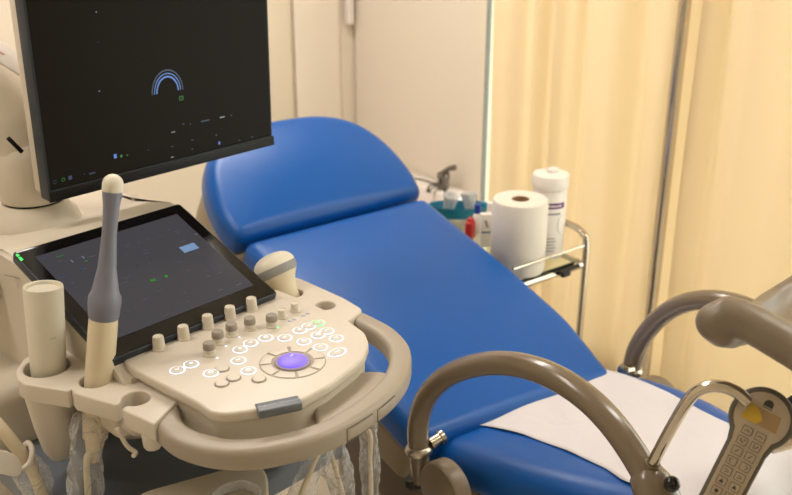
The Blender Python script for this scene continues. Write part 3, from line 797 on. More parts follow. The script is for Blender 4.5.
for dx, dy, w_, h_ in ((0, .0035, .008, .0008), (0, -.0035, .008, .0008), (.004, 0, .0008, .007), (-.004, 0, .0008, .007), (0, 0, .0045, .0008)): quad2(bm, x+dx, y+dy, w_, h_, Q, 3)
for px, py, w_, h_, mi in ((115, 156, .006, .008, 1), (121, 156, .004, .004, 3), (127, 155, .003, .002, 3), (96, 12, .002, .002, 4), (99, 91, .0025, .002, 4), (98, 42, .0015, .002, 2),
                           (183, 124, .004, .0018, 2), (190, 124, .003, .0018, 2), (205, 120.5, .02, .0022, 2), (222, 117, .012, .0018, 4), (231, 115, .004, .002, 2),
                           (173, 132, .008, .0015, 4), (172, 146.5, .005, .0015, 2), (172, 157, .006, .0015, 4), (192, 140, .004, .002, 2), (192, 149, .004, .002, 2), (216, 135, .003, .003, 2), (219, 143, .004, .006, 1),
                           (239, 140, .006, .0015, 2), (252, 137, .006, .002, 2), (92, 173, .012, .0028, 2), (84, 174, .002, .002, 2), (148, 150, .003, .0015, 2)):
    x, y = mp(px, py); quad2(bm, x, y, w_, h_, Q, mi)
for k, px, py in ((0, 54.5, 182), (1, 63, 179.5), (2, 70, 177.5)):
    x, y = mp(px, py)
    if k < 2: arc2(bm, x, y, .003, .0008, 0, 2*PI, Q, 2 if k == 0 else 3, 12)
    else: quad2(bm, x, y, .007, .007, Q, 2)
part('monitor_screen', bm, [screenm, scr_blue, scr_dblue, scr_green, scr_white], fr, smooth=False)
bm = bmesh.new(); box(bm, (MW/2, .0105, .002), (MW+.002, .019, .005), MM, bev=.001); part('bottom_bezel', bm, blackm, fr)
bm = bmesh.new(); box(bm, (MW/2, .0208, .0025), (MW-.006, .0016, .003), MM); part('bezel_trim', bm, slate, fr, smooth=False)
# --- monitor arm: swivel foot, neck cover
nc = Vector((.745, 1.630, .893))
bm = bmesh.new(); lathe(bm, [(.082, -.03), (.082, -.010), (.076, .010), (.060, .028), (.056, .034)], Matrix.Translation(nc), seg=44); arm_ = part('monitor_arm', bm, cream2, us)
bm = bmesh.new(); lathe(bm, [(.052, .032), (.052, .038)], Matrix.Translation(nc), seg=40); part('swivel_gap', bm, blackm, arm_)
bm = bmesh.new(); lathe(bm, [(.055, .038), (.058, .042), (.063, .07), (.066, .12), (.06, .15), (.04, .17), (0, .175)], Matrix.Translation(nc), seg=40)
sweep(bm, catmull([nc+Vector((0, 0, .12)), nc+Vector((-.02, .02, .2)), nc+Vector((-.05, .06, .27)), nc+Vector((-.07, .12, .30)), nc+Vector((-.03, .16, .36))], 8), [.062]*8+[.06]*8+[.055]*8+[.05]*9, 20)
part('neck_cover', bm, cream2, arm_)
bm = bmesh.new(); sl = Yp(15, 145, nc.y-.071); box(bm, (0, 0, 0), (.007, .006, .036), Matrix.Translation(sl) @ Matrix.Rotation(R(-35), 4, 'Y'), bev=.001); part('slot', bm, blackm, arm_)
bm = bmesh.new(); box(bm, (.84, 1.60, 1.10), (.10, .07, .10), bev=.02); box(bm, (.80, 1.63, 1.03), (.09, .06, .09), bev=.02); part('tilt_bracket', bm, cream2, arm_)
# --- touch console
TW, TH_ = .325, .286; ot = Vector((.607, 1.424, .922)); tu = Vector((0, math.cos(R(20.3)), math.sin(R(20.3))))
MT = frame(ot-tu*TH_, (1, .02, 0), tu)     # origin bottom-left, x right, y up the slope
tp = plate('touch_display', [rrect(TW, TH_, .006)], -.016, 0, .002, slate, us, MT @ Matrix.Translation((TW/2, TH_/2, 0)))
plate('display_glass', [rrect(TW-.006, TH_-.006, .005)], 0, .001, .0003, blackg, tp, MT @ Matrix.Translation((TW/2, TH_/2, 0)))
bm = bmesh.new(); Q = MT @ Matrix.Translation((0, 0, .0014))
def tpx(px, py):
    n = MT.to_3x3() @ Vector((0, 0, 1)); r = ray(px, py); p = MT.inverted() @ (CAM+r*((ot-CAM).dot(n)/r.dot(n))); return p.x, p.y
quad2(bm, TW/2, TH_/2+.004, TW-.05, TH_-.062, Q, 0)
Q = MT @ Matrix.Translation((0, 0, .0018))
rnd = random.Random(5)
x, y = tpx(189, 248.5); quad2(bm, x, y, .031, .017, Q, 1); 
for px, py, w_, h_, mi in ((60, 257, .018, .0016, 2), (86, 262, .008, .003, 2), (72, 262, .0012, .010, 4), (83, 258, .0012, .010, 4), (81, 270, .006, .010, 3), (44, 259, .008, .006, 3), (53, 268, .008, .005, 3),
                           (62, 277, .008, .006, 3), (71, 286, .008, .005, 3), (137, 267, .004, .006, 3), (149, 263, .004, .006, 3), (128, 246, .016, .0014, 3), (126, 255, .012, .0014, 5), (145, 251, .008, .0014, 5),
                           (160, 238, .012, .0016, 3), (148, 240, .010, .0014, 5), (178, 263, .016, .0014, 5), (153, 281, .012, .007, 2), (166, 277, .008, .007, 2), (146, 300, .02, .0014, 5), (115, 299, .014, .0014, 5),
                           (130, 311, .014, .0014, 5), (120, 285, .010, .0014, 5), (196, 235, .010, .008, 3), (205, 245, .007, .006, 3), (188, 227, .006, .004, 3), (220, 291, .014, .0014, 5), (239, 285, .016, .0014, 5), (166, 316, .014, .0014, 5)):
    x, y = tpx(px, py); quad2(bm, x, y, w_*.75, h_*.75, Q, 5 if (mi == 3 and w_ > .009) else mi)
for k in range(8): x, y = tpx(197+2.4*k, 257+1.9*k); quad2(bm, x, y, .002, .0022, Q, 3)
for k in range(26):
    quad2(bm, rnd.uniform(.04, TW-.05), rnd.uniform(.05, TH_-.05), rnd.uniform(.004, .014), .0011, Q, 5)
part('touch_screen', bm, [touchm, scr_btn, scr_green, scr_dblue, scr_white, mat('screen_dim_text', (30, 30, 34), .3, emit=(105, 110, 128), es=.45)], tp, smooth=False)
for px, py, w_ in ((17.5, 256, .0022), (20.5, 259.5, .004)):
    g = tpx(px, py); bm = bmesh.new(); box(bm, (max(.0035, g[0]), g[1], .0012), (.004, w_*2.2, .0014), MT); part('status_led', bm, greenled, tp, smooth=False)
# --- housing under the touch display and behind
bm = bmesh.new()
def hexa(bm, P):
    v = [bm.verts.new(p) for p in P]
    for f in ((0, 1, 2, 3), (7, 6, 5, 4), (0, 4, 5, 1), (1, 5, 6, 2), (2, 6, 7, 3), (3, 7, 4, 0)): bm.faces.new([v[i] for i in f])
X0, X1 = .600, .940
yb, yt = 1.13, 1.46
side = [(1.12, .745), (1.12, .795), (1.155, .806), (1.425, .905), (1.46, .915), (1.60, .885), (1.80, .878), (1.84, .86), (1.84, .70), (1.55, .60), (1.30, .66)]
L_ = [bm.verts.new((X0+(.012 if 3 > i > 0 else 0), y, z)) for i, (y, z) in enumerate(side)]; R_ = [bm.verts.new((X1, y, z)) for y, z in side]
bm.faces.new(L_); bm.faces.new(R_[::-1])
for i in range(len(side)): j = (i+1) % len(side); bm.faces.new((L_[i], R_[i], R_[j], L_[j]))
bmesh.ops.bevel(bm, geom=bm.edges[:], offset=.008, segments=3, affect='EDGES')
house = part('housing', bm, cream2, us)
# left wing of the housing (top deck behind the display, reaching left under the arm)
bm = bmesh.new(); box(bm, (.72, 1.66, .84), (.36, .34, .06), bev=.025, seg=5); part('top_deck', bm, cream2, us)
# printed mark on the left cheek
g = Vector((X0-.0008, 0, 0)); gx = ray(15, 280); gp_ = CAM+gx*((X0-.0008)/gx.x)
bm = bmesh.new(); Qm = frame(gp_, (0, -1, 0), (0, 0, 1))
la = Qm.inverted() @ (CAM+ray(4, 275)*((X0-.0008)/ray(4, 275).x)); lb = Qm.inverted() @ (CAM+ray(20, 278.5)*((X0-.0008)/ray(20, 278.5).x))
dl = lb-la; quad2(bm, (la.x+lb.x)/2, (la.y+lb.y)/2, Vector((dl.x, dl.y)).length, .0009, Qm, 0, math.atan2(dl.y, dl.x))
for i in range(7):
    for j in range(7-i):
        p = lb+Vector((-.0022-.0036*j-.0018*i, -.004-.0032*i, 0)); poly2(bm, circ(p.x, p.y, .0007, 8), Qm, 0)
part('vent_mark', bm, darkink, house, smooth=False)

# --- control panel
PZ = .812
c5 = lambda x, y: (120+x/2.473, 240+y/2.473)
po = [tuple(Z(*c5(*q), PZ)[:2]) for q in ((2, 291), (30, 262), (385, 120), (430, 138), (480, 160), (560, 195), (606, 228), (616, 256), (603, 292), (520, 358), (445, 397), (335, 420), (262, 430), (222, 424), (190, 400), (20, 312))]
cp = plate('control_panel', [smooth2(po, .010, 4)], PZ-.016, PZ, .004, panelm, us)
pc = Vector((.79, 1.04)); pl = [(pc+(Vector(p)-pc)*.965)[:] for p in po]
plate('panel_underside', [smooth2(pl, .012, 4)], PZ-.062, PZ-.014, .010, cream2, cp)
c5 = lambda x, y: (120+x/2.473, 240+y/2.473)
def on(x, y, z=PZ): return Z(*c5(x, y), z)
def knob(x, y, r, h, grey):
    p = on(x, y+8, PZ); M = Matrix.Translation(p)
    bm = bmesh.new()
    if grey:
        lathe(bm, [(r*1.12, 0), (r*1.12, .002), (r, .003), (r*.97, h*.5)], M, 24); k = part('knob', bm, knobm, cp)
        bm = bmesh.new(); lathe(bm, [(r*1.02, h*.5), (r*1.06, h*.53), (r*.98, h*.95), (r*.88, h), (0, h)], M, 24); part('knob_cap', bm, capgrey, k)
    else:
        lathe(bm, [(r*1.1, 0), (r*1.1, .002), (r, .003), (r*.88, h*.92), (r*.8, h), (r*.72, h-.001), (0, h-.0014)], M, 24); k = part('knob', bm, knobm, cp)
        bm = bmesh.new(); box(bm, (0, -r*.4, h+.0002), (.0012, r*.6, .0008), M); part('pointer', bm, whitep, k, smooth=False)
for x, y in ((97, 262), (158, 236), (218, 209), (273, 187), (326, 165)): knob(x, y, .0096, .0225, False)
for x, y in ((402, 184), (434, 168)): knob(x, y, .0082, .015, False)
for x, y in ((222, 275), (243, 246), (277, 227), (322, 212), (376, 205)): knob(x, y, .0092, .0205, True)
def ring_btn(x, y, r=.0118, m=whiteglow, sx=1.0, icon=0):
    p = on(x, y); M = Matrix.Translation(p)
    bm = bmesh.new(); lathe(bm, [(r*.80, 0), (r*.80, .0016), (r*.72, .0024), (0, .0026)], M, 22, ell=(sx, 1)); b = part('button', bm, panelm, cp)
    if m:
        bm = bmesh.new()
        lathe(bm, [(r*.82, .0002), (r*.82, .0010), (r*1.0, .0010), (r*1.0, .0002)], M, 26, ell=(sx, 1)); part('button_ring', bm, m, b)
        bm = bmesh.new(); Q = M @ Matrix.Translation((0, 0, .003))
        if icon == 0: quad2(bm, 0, 0, r*.5, r*.16, Q); quad2(bm, 0, 0, r*.16, r*.5, Q)
        elif icon == 1: arc2(bm, 0, 0, r*.25, r*.14, 0, 2*PI, Q, 0, 10)
        elif icon == 2: quad2(bm, 0, 0, r*.6*sx, r*.18, Q)
        else: quad2(bm, -r*.15, 0, r*.12, r*.45, Q, 0, .4); quad2(bm, r*.15, 0, r*.12, r*.45, Q, 0, -.4)
        part('button_icon', bm, m, b, smooth=False)
    else:
        bm = bmesh.new(); lathe(bm, [(r*.86, .0001), (r*.86, .0007), (r*.95, .0007), (r*.95, .0001)], M, 26); part('button_rim', bm, taupe, b)
lit = [(142, 323, 3), (176, 308, 0), (225, 330, 1), (297, 272, 0), (323, 256, 3), (361, 243, 1), (408, 243, 2), (293, 299, 2), (318, 324, 1), (445, 224, 0), (467, 214, 3), (490, 236, 1), (512, 226, 2), (535, 244, 3), (455, 252, 1), (496, 266, 2)]
for x, y, i in lit: ring_btn(x, y, icon=i)
ring_btn(489, 206, m=greenglow, icon=1); ring_btn(537, 279, r=.0112, sx=1.55, icon=2)
for x, y in ((253, 319), (281, 342), (252, 356), (344, 345)): ring_btn(x, y, .0118, None)
for x, y in ((420, 200), (431, 196), (453, 187), (464, 182)):
    ring_btn(x, y, .0045, mat('dim_backlight', (190, 190, 205), .4, emit=(190, 190, 225), es=.35), icon=2)
for x, y, m_ in ((262, 263, whiteglow), (295, 241, whiteglow), (240, 292, whiteglow), (391, 217, greenglow)):
    p = on(x, y); bm = bmesh.new(); lathe(bm, [(.0022, 0), (.0018, .001), (0, .0012)], Matrix.Translation(p), 12); part('indicator_led', bm, m_, cp)
tb = on(427, 302)
bm = bmesh.new(); lathe(bm, [(.0225, 0), (.0225, .002), (.027, .0022), (.028, .001), (.028, 0)], Matrix.Translation(tb), 40); ringo = part('trackball_ring', bm, mat('trackball_ring', (140, 126, 128), .35), cp)
bm = bmesh.new(); lathe(bm, [(.0224, 0)]+[(.0224*math.cos(R(a)), .002+.006*math.sin(R(a))) for a in range(5, 90, 12)]+[(0, .008)], Matrix.Translation(tb), 40); tbo = part('trackball', bm, purple, ringo)
bm = bmesh.new(); Q = Matrix.Translation(tb+Vector((.002, .004, .0094))); quad2(bm, 0, 0, .007, .0012, Q, 0, .25); part('trackball_mark', bm, whiteglow, ringo, smooth=False)
for k in range(8):
    a0 = R(45*k+3+12); a1 = a0+R(39)
    pts_ = [((.032*math.cos(a0+(a1-a0)*i/8)), (.032*math.sin(a0+(a1-a0)*i/8))) for i in range(9)]+[(.0485*math.cos(a1-(a1-a0)*i/8), .0485*math.sin(a1-(a1-a0)*i/8)) for i in range(9)]
    plate('trackball_key', [pts_], -.0005, .0014, .0005, panelm, cp, Matrix.Translation(tb), seg=2)
plate('key_recess', [circ(0, 0, .0500, 44), circ(0, 0, .0288, 44)], 0, .0003, .0001, taupe, cp, Matrix.Translation(tb))
# front badge
b0 = on(337, 416); b1 = on(445, 394); bd = (b1-b0); bl = bd.length; bd.normalize(); bn = Vector((bd.y, -bd.x, 0))
Bm = frame((b0+b1)/2, bd, UP.cross(bd))
bm = bmesh.new(); box(bm, (0, -.0015, -.0045), (bl, .023, .0125), Bm, bev=.002); bad = part('badge', bm, mat('badge_grey', (104, 109, 116), .4), cp)
bm = bmesh.new(); text_into(bm, 'Diagnostic Ultrasound', .0066, Bm @ Matrix.Translation((0, -.001, .0021)))
part('badge_lettering', bm, mat('badge_ink', (185, 190, 196), .5), bad, smooth=False)

# --- handle ring
HZ = .767
hc_ = [Z(x, y, HZ+.014) for x, y in ((164, 409), (170, 424), (189, 437), (226, 445.5), (268, 443.5), (325, 428), (372, 400), (396, 374), (399.5, 350), (387, 333), (367, 321), (345, 311))]
hp = [(p.x, p.y) for p in hc_]
cm = catmull([(x, y, HZ) for x, y in hp], 8)
bm = bmesh.new(); sweep(bm, cm, [1.22-.22*min(1, i/9) for i in range(len(cm))], section=rrect(.036, .034, .009, 4), upv=(0, 0, 1))
hd = part('handle', bm, taupe, us)
wb = [tuple(Z(x, y, HZ+.014)[:2]) for x, y in ((314, 404), (321, 393), (345, 379), (364, 371), (388, 372), (393, 384), (372, 405), (340, 425), (318, 428))]
plate('palm_rest', [smooth2(wb, .012, 4)], HZ-.014, HZ+.0155, .006, taupe, hd)
# release levers on the outer front-right face of the ring
def on_ring(t, off):
    i = int(t); p = cm[i]; d = (cm[i+1]-cm[i-1]).normalized(); n = Vector((d.y, -d.x, 0)); return p+n*off, d, n
for i0, i1 in ((42, 47), (47, 52)):
    bm = bmesh.new(); loop = []
    for dz0, dz1 in ((-.009, .008),):
        A = [on_ring(i, .0182)[0]+Vector((0, 0, dz0)) for i in range(i0, i1)]; B = [on_ring(i, .0182)[0]+Vector((0, 0, dz1)) for i in range(i0, i1)]
        va_ = [bm.verts.new(p) for p in A]; vb_ = [bm.verts.new(p) for p in B]
        for k in range(len(A)-1): bm.faces.new((va_[k], va_[k+1], vb_[k+1], vb_[k]))
    o = part('release_lever', bm, taupe, hd); md = o.modifiers.new('t', 'SOLIDIFY'); md.thickness = .002; md.offset = 0; bv = o.modifiers.new('b', 'BEVEL'); bv.width = .0006; bv.segments = 2
    bm = bmesh.new()
    A = [on_ring(i, .0179)[0] for i in range(i0, i1)]
    sweep(bm, [a+Vector((0, 0, -.0105)) for a in A]+[a+Vector((0, 0, .0095)) for a in A[::-1]], .0009, 6, closed=True); part('lever_gap', bm, mat('gap_line', (96, 84, 70), .6), hd)

# --- probe holders
HT = .790
def h79(px, py): p = Z(px, py, HT); return (p.x, p.y)
def hcirc(px, py, r): c = h79(px, py); return circ(c[0], c[1], r)
C3 = h79(136, 398)
lo = [q if q == 'K' else h79(*q) for q in ((16, 370), (24, 358), (60, 345), (84, 343), (108, 343), (140, 345), (190, 393), (177, 402), (154, 424), 'K', (116, 405), (74, 393), (71, 388), (68, 391), (24, 384), (17, 379))]
C1 = h79(47, 366); C2 = h79(95, 380); ka = math.atan2(h79(119, 405)[1]-C3[1], h79(119, 405)[0]-C3[0])
key = [h79(121, 409)]+[(C3[0]+.0205*math.cos(ka+R(22+316*k/24)), C3[1]+.0205*math.sin(ka+R(22+316*k/24))) for k in range(25)]
if (Vector(key[1])-Vector(key[0])).length > (Vector(key[-1])-Vector(key[0])).length: key = [key[0]]+key[1:][::-1]
holes = [circ(C1[0], C1[1], .0345), circ(C2[0], C2[1], .0225)]
lo2 = []
for q in smooth2([q for q in lo if q != 'K'], .006, 2): lo2.append(q)
ins = min(range(len(lo2)), key=lambda i: (Vector(lo2[i])-Vector(h79(117, 405))).length)
e154 = min(range(len(lo2)), key=lambda i: (Vector(lo2[i])-Vector(h79(154, 424))).length)
# splice the keyhole slot in between the front corner and the step
lo3 = [h79(*q) for q in ((16, 370), (24, 358), (60, 345), (84, 343), (108, 343), (140, 345), (190, 393), (177, 402), (154, 424))]+key+[h79(*q) for q in ((116, 405), (74, 393), (71, 388), (68, 391), (24, 384), (17, 379))]
hl = plate('probe_holder', [smooth2(lo3, .004, 2)]+holes, HT-.030, HT, .003, cream, us)
# cups and keel below the holders
bm = bmesh.new(); lathe(bm, [(0, -.165), (.016, -.162), (.025, -.145), (.033, -.10), (.039, -.05), (.040, -.03), (.0345, -.029), (.0345, -.05), (.0, -.055)], Matrix.Translation((C1[0], C1[1], HT))); part('holder_cup', bm, cream, hl)
bm = bmesh.new(); box(bm, (C3[0]+.004, C3[1]+.008, HT-.043), (.04, .04, .03), bev=.008); part('holder_keel', bm, cream, hl)
k3 = h79(150, 424)
bm = bmesh.new()
lathe(bm, [(.011, -.052), (.013, -.048), (.014, -.028)], Matrix.Translation((k3[0]+.012, k3[1]+.02, HT))); part('holder_boss', bm, cream, hl)
bm = bmesh.new(); sweep(bm, catmull([(C3[0]-.035, C3[1]+.0, HT-.034), (C3[0]-.030, C3[1]-.012, HT-.06), (C3[0]-.022, C3[1]-.02, HT-.072), (C3[0]-.03, C3[1]-.028, HT-.07)], 5), .0035, 8); part('cable_hook', bm, cream, hl)
# right holders
ro = [(.952, 1.215), (.955, 1.06), (.985, 1.045), (1.035, 1.06), (1.045, 1.12), (1.048, 1.24), (1.04, 1.27), (.97, 1.28), (.945, 1.26)]
Cc = Z(291, 293, HT); C5 = Z(325, 305, HT)
plate('probe_holder', [smooth2(ro, .012, 4), circ(Cc.x, Cc.y, .021), circ(C5.x, C5.y, .0175)], HT-.026, HT, .003, cream, us)
# support neck from the housing to the holders and panel
bm = bmesh.new(); box(bm, (.79, 1.08, .715), (.20, .26, .07), bev=.02, seg=4); box(bm, (.615, 1.17, .735), (.07, .12, .04), bev=.012); box(bm, (.97, 1.17, .74), (.10, .12, .05), bev=.012); part('panel_neck', bm, cream2, us)
# --- column, lower body, base, wheels
bm = bmesh.new(); box(bm, (.80, 1.42, .48), (.24, .30, .36), bev=.04, seg=5); part('column', bm, cream2, us)
bm = bmesh.new(); box(bm, (.80, 1.44, .16), (.36, .50, .40), bev=.05, seg=5); part('lower_body', bm, basem, us)
bm = bmesh.new(); box(bm, (.735, 1.23, .565), (.46, .40, .05), bev=.012, seg=4); box(bm, (.78, 1.34, .49), (.34, .22, .12), bev=.02); part('front_hood', bm, slate_lifted, us)
bm = bmesh.new(); box(bm, (.60, 1.62, .34), (.20, .44, .72), bev=.03, seg=4); part('side_housing', bm, cream2, us)
bm = bmesh.new(); box(bm, (.80, 1.34, -.12), (.46, .72, .10), bev=.04, seg=5); part('base', bm, slate_lifted, us)
for x in (.61, .99):
    for y in (1.04, 1.66):
        bm = bmesh.new(); lathe(bm, [(.03, -.018), (.046, -.012), (.048, 0), (.046, .012), (.03, .018)], Matrix.Translation((x, y, FZ+.048)) @ Matrix.Rotation(PI/2, 4, 'Y'))
        box(bm, (x, y, FZ+.085), (.05, .06, .03), bev=.01); part('caster', bm, rubber, us)
# front tray with a wrapped dish
t0 = Z(262, 468, .58); 
bm = bmesh.new()
trp = [Z(*q, .625) for q in ((268, 476), (262, 466), (245, 463), (140, 492), (110, 520), (200, 560), (268, 530))]
fo = plate('front_tray', [smooth2([(p.x, p.y) for p in trp], .02, 5)], .592, .625, .004, cream2, us)
bm = bmesh.new()
wp = [Z(*q, .626) for q in ((262, 494), (245, 486), (222, 492), (200, 510), (225, 540), (262, 520))]
o = plate('clear_tray', [smooth2([(p.x, p.y) for p in wp], .012, 4), smooth2([(.86*p.x+.14*sum(q.x for q in wp)/6, .86*p.y+.14*sum(q.y for q in wp)/6) for p in wp], .01, 4)], .6252, .642, .002, cupfilm)
rebase(o, (wp[0].x-.03, wp[0].y, .6252)); tag(o, 'glossy clear plastic tray on the shelf under the curved console handle', 'tray')

# --- probes
def ax3(p0, p1): p0 = Vector(p0); p1 = Vector(p1); return axisM(p0, p1-p0), (p1-p0).length
# white cup/sheath cylinder
p0 = Vector((C1[0], C1[1], HT-.03)); pt = Yp(43, 286, C1[1]+.005)
M_, L_c = ax3(p0, pt)
t = thing('probe_cylinder', 'plain white cylindrical sleeve standing in the leftmost probe holder', 'probe sleeve', p0)
bm = bmesh.new(); lathe(bm, [(.0255, 0), (.0265, .03), (.0292, L_c-.004), (.0285, L_c), (.0265, L_c-.001), (.0255, L_c-.006), (0, L_c-.0065)], M_, 36); part('sleeve', bm, ivory, t)
bm = bmesh.new()
vd = (CAM-p0); vl = M_.to_3x3().inverted() @ vd; aa = math.atan2(vl.y, vl.x)
for k in range(5):
    a = aa+.15+.07*k
    f = bm.faces.new([bm.verts.new(M_ @ Vector((.0287*math.cos(b), .0287*math.sin(b), z))) for b, z in ((a, L_c*.52), (a+.04, L_c*.52), (a+.04, L_c*.52+.0025+.001*(k % 2)), (a, L_c*.52+.003))])
part('faded_print', bm, mat('faded_green', (170, 190, 165), .6), t, smooth=False)
# endocavity probe
p0 = Vector((C2[0], C2[1], HT-.035)); pt = Yp(113, 182, C2[1]+.0)
M_, L_p = ax3(p0, pt)
t = thing('endocavity_probe', 'slim wand probe with grey-blue neck and rounded white tip in the left holder', 'ultrasound probe', p0)
def hpx(px, py):      # height along the axis seen at a pixel
    r = ray(px, py); d = (pt-p0).normalized(); w = p0-CAM
    b = d.dot(r)/r.length; rr = r.normalized(); A = w.dot(d); B = w.dot(rr)
    return (b*B-A)/(1-b*b)
h1 = hpx(98, 318)
bm = bmesh.new(); lathe(bm, [(.0185, -.06), (.0205, -.03), (.0212, .03), (.0212, h1-.01), (.0208, h1)], M_, 30); part('probe_grip', bm, ivory2, t)
hb = hpx(101, 300); hn = hpx(104, 268); hm = hpx(107, 235); ht_ = hpx(111, 191)
bm = bmesh.new(); lathe(bm, [(.0205, h1), (.0222, h1+.004), (.0240, hb-.004), (.0235, hb+.006), (.0195, hb+.014), (.0135, hn), (.0105, hm), (.0115, (hm+ht_)/2+.01), (.0138, ht_-.006), (.0142, ht_)], M_, 30); part('probe_neck', bm, greyp, t)
bm = bmesh.new(); rt_ = .0148; lathe(bm, [(.0146, ht_), (rt_, ht_+.003)]+[(rt_*math.cos(R(a)), ht_+.010+rt_*math.sin(R(a))) for a in range(0, 90, 12)]+[(0, ht_+.010+rt_)], M_, 30); part('probe_tip', bm, ivory, t)
pb = M_ @ Vector((0, 0, -.055))
cabA = [pb, pb+Vector((0, 0, -.03)), Yp(87, 458, C2[1]-.005), Yp(88, 500, C2[1]-.01), Yp(86, 560, C2[1]-.01), Yp(90, 640, C2[1]+.02)]
bm = bmesh.new(); lathe(bm, [(.008, -.10), (.0125, -.08), (.016, -.06), (.0185, -.058)], M_, 20); part('cable_boot', bm, ivory2, t)
bm = bmesh.new(); sweep(bm, catmull(cabA, 8), .0052, 12); part('cable', bm, ivory2, t)
def sheath(parent, pts, rads, seed, name='plastic_sheath'):
    rn = random.Random(seed); bm = bmesh.new(); P = catmull(pts, 10); n = len(P); rings = []
    rr = [rads[min(len(rads)-1, int(i/(n-1)*(len(rads)-1)))]+(rads[min(len(rads)-1, int(i/(n-1)*(len(rads)-1))+1)]-rads[min(len(rads)-1, int(i/(n-1)*(len(rads)-1)))])*((i/(n-1)*(len(rads)-1)) % 1) for i in range(n)]
    r = sweep(bm, P, rr, 22, caps=False)
    for i, ring in enumerate(r):
        for k, v in enumerate(ring):
            c = P[i]; d = v.co-c; s = 1+.11*math.sin(k*.57*2+i*.35+seed)+.05*math.sin(k*2.3-i*.9)+rn.uniform(-.03, .03); v.co = c+d*s
    return part(name, bm, filmm, parent)
sheath(t, [pb+Vector((0, 0, .02)), Yp(88, 430, C2[1]), Yp(86, 460, C2[1]-.005), Yp(85, 500, C2[1]-.01), Yp(85, 560, C2[1]-.01)], [.024, .027, .022, .027, .024], 2)
# curved-array probe in the right holder
p0 = Vector((Cc.x, Cc.y, HT-.02)); pt = D(270, 256, (p0-CAM).dot(ZC)-.005); pt = p0+(pt-p0).normalized()*.098
t = thing('convex_probe', 'curved-head probe, white with a grey band, in the holder beside the backrest', 'ultrasound probe', p0)
d = (pt-p0).normalized(); xax = Vector((1, -.25, 0)); M_ = frame(p0, xax-d*xax.dot(d), d) @ Matrix.Rotation(-PI/2, 4, 'X')
M_ = Matrix.Translation(p0) @ (Matrix((( (xax-d*xax.dot(d)).normalized()), d.cross((xax-d*xax.dot(d)).normalized()), d)).transposed()).to_4x4()
EL = (1.1, .76)
bm = bmesh.new(); lathe(bm, [(.0185, 0), (.0195, .02), (.021, .032), (.027, .046), (.0335, .056)], M_, 34, EL); part('probe_body', bm, ivory2, t)
bm = bmesh.new(); lathe(bm, [(.0335, .056), (.0362, .060), (.0368, .070), (.0365, .0725)], M_, 34, EL); part('grey_band', bm, mat('band_grey', (140, 138, 136), .45), t)
bm = bmesh.new(); lathe(bm, [(.0365, .0725)]+[(.0365*math.cos(R(a))**.8, .0725+.024*math.sin(R(a))) for a in range(8, 90, 9)]+[(0, .0965)], M_, 34, EL); part('probe_lens', bm, ivory, t)
def hang(parent_pts, w, seed, t, top):
    bm = bmesh.new(); sweep(bm, catmull([top]+parent_pts, 8), .0042, 12); part('cable', bm, ivory2, t)
yh = 1.02
def hq(px, py, Y=1.0): return Yp(px, py, Y)
b1_ = M_ @ Vector((0, 0, -.02))
hang([hq(340, 420, 1.12), hq(368, 430, 1.03), hq(370, 460, 1.02), hq(371, 500, 1.02), hq(368, 580, 1.05)], 0, 1, t, p0)
sheath(t, [hq(366, 420, 1.03), hq(369, 445, 1.02), hq(370, 470, 1.02), hq(370, 500, 1.02), hq(369, 560, 1.04)], [.018, .016, .018, .015, .018], 5)
# two more wrapped cables under the handle
for nm, lab, cpts, spts, rad, sd in (
    ('wrapped_cable', 'plastic-wrapped cable slanting left under the curved handle', [(336, 405, 1.02), (324, 440, .99), (312, 468, .98), (299, 500, .97), (280, 560, .97)], [(332, 415, 1.01), (325, 440, .99), (311, 468, .98), (300, 500, .97), (282, 560, .97)], [.018, .021, .019, .020, .021], 8),
    ('wrapped_cable', 'plastic-wrapped cable slanting right, in the middle of three under the handle', [(326, 405, 1.04), (328, 440, 1.03), (335, 468, 1.03), (344, 500, 1.03), (355, 560, 1.03)], [(328, 415, 1.04), (332, 440, 1.03), (338, 468, 1.03), (344, 500, 1.03), (352, 560, 1.03)], [.014, .018, .024, .021, .02], 9)):
    pts_ = [hq(*q) for q in cpts]; t = thing(nm, lab, 'cable', pts_[0], 'cables wrapped in plastic under the handle')
    bm = bmesh.new(); sweep(bm, catmull(pts_, 8), .0042, 12); part('cable', bm, ivory2, t)
    sheath(t, [hq(*q) for q in spts], rad, sd)
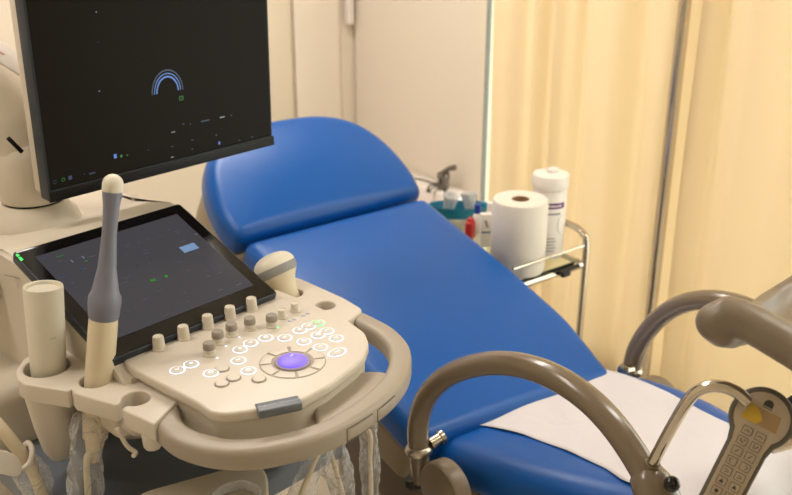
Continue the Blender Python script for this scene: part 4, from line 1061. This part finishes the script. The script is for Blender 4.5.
# cable hanger at lower left with thick cream cable
yk = C1[1]-.02
th_ = bpy.data.objects
t = thing('thick_cable', 'thick cream cable curving over the hook at the left of the machine', 'cable', Yp(0, 425, yk))
bm = bmesh.new(); sweep(bm, catmull([Yp(-40, 400, yk+.05), Yp(-12, 415, yk+.02), Yp(4, 432, yk), Yp(22, 455, yk-.01), Yp(36, 478, yk-.01), Yp(44, 510, yk-.01), Yp(46, 570, yk)], 8), .0095, 16); part('cable_jacket', bm, ivory2, t)
sheath(t, [Yp(20, 462, yk-.01), Yp(34, 478, yk-.01), Yp(38, 500, yk-.01), Yp(42, 560, yk)], [.02, .024, .022, .022], 12)
bm = bmesh.new()
hk = [Yp(x, y, yk-.035) for x, y in ((-30, 452), (-8, 449), (10, 451), (20, 458), (21, 470), (14, 477), (0, 474), (-30, 470))]
Mk = frame(hk[0], (1, .25, 0), (0, .3, 1)); 
pl_ = [Mk.inverted() @ p for p in hk]
plate('cable_plate', [smooth2([(p.x, p.y) for p in pl_], .008, 4)], -.006, .004, .0025, cream, us, Mk)
bm = bmesh.new(); sweep(bm, catmull([Yp(22, 470, yk-.03), Yp(30, 462, yk-.03), Yp(32, 450, yk-.02), Yp(28, 443, yk), Yp(24, 448, yk+.02), Yp(27, 462, yk+.02)], 6), .0042, 12); part('cable_hook', bm, cream, us)
# white card with red print behind the left edge of the monitor
cv = [D(-30, 28, 1.575), D(19, 54.5, 1.61), D(20, 74.5, 1.60), D(-30, 43, 1.565)]
Mc = frame(cv[3], cv[2]-cv[3], cv[0]-cv[3]); wc = (cv[2]-cv[3]).length; hc2 = (cv[1]-cv[2]).length
t = thing('printed_card', 'slanted white card with small red print behind the left edge of the monitor', 'card', cv[2])
bm = bmesh.new(); box(bm, (wc/2, hc2/2, -.003), (wc, hc2, .006), Mc, bev=.001); part('card', bm, whitep, t)
bm = bmesh.new(); tpn = Mc.inverted() @ D(1, 51, 1.59); text_into(bm, 'nner', .009, Mc @ Matrix.Translation((tpn.x, tpn.y, .0006))); part('red_print', bm, redp, t, smooth=False)
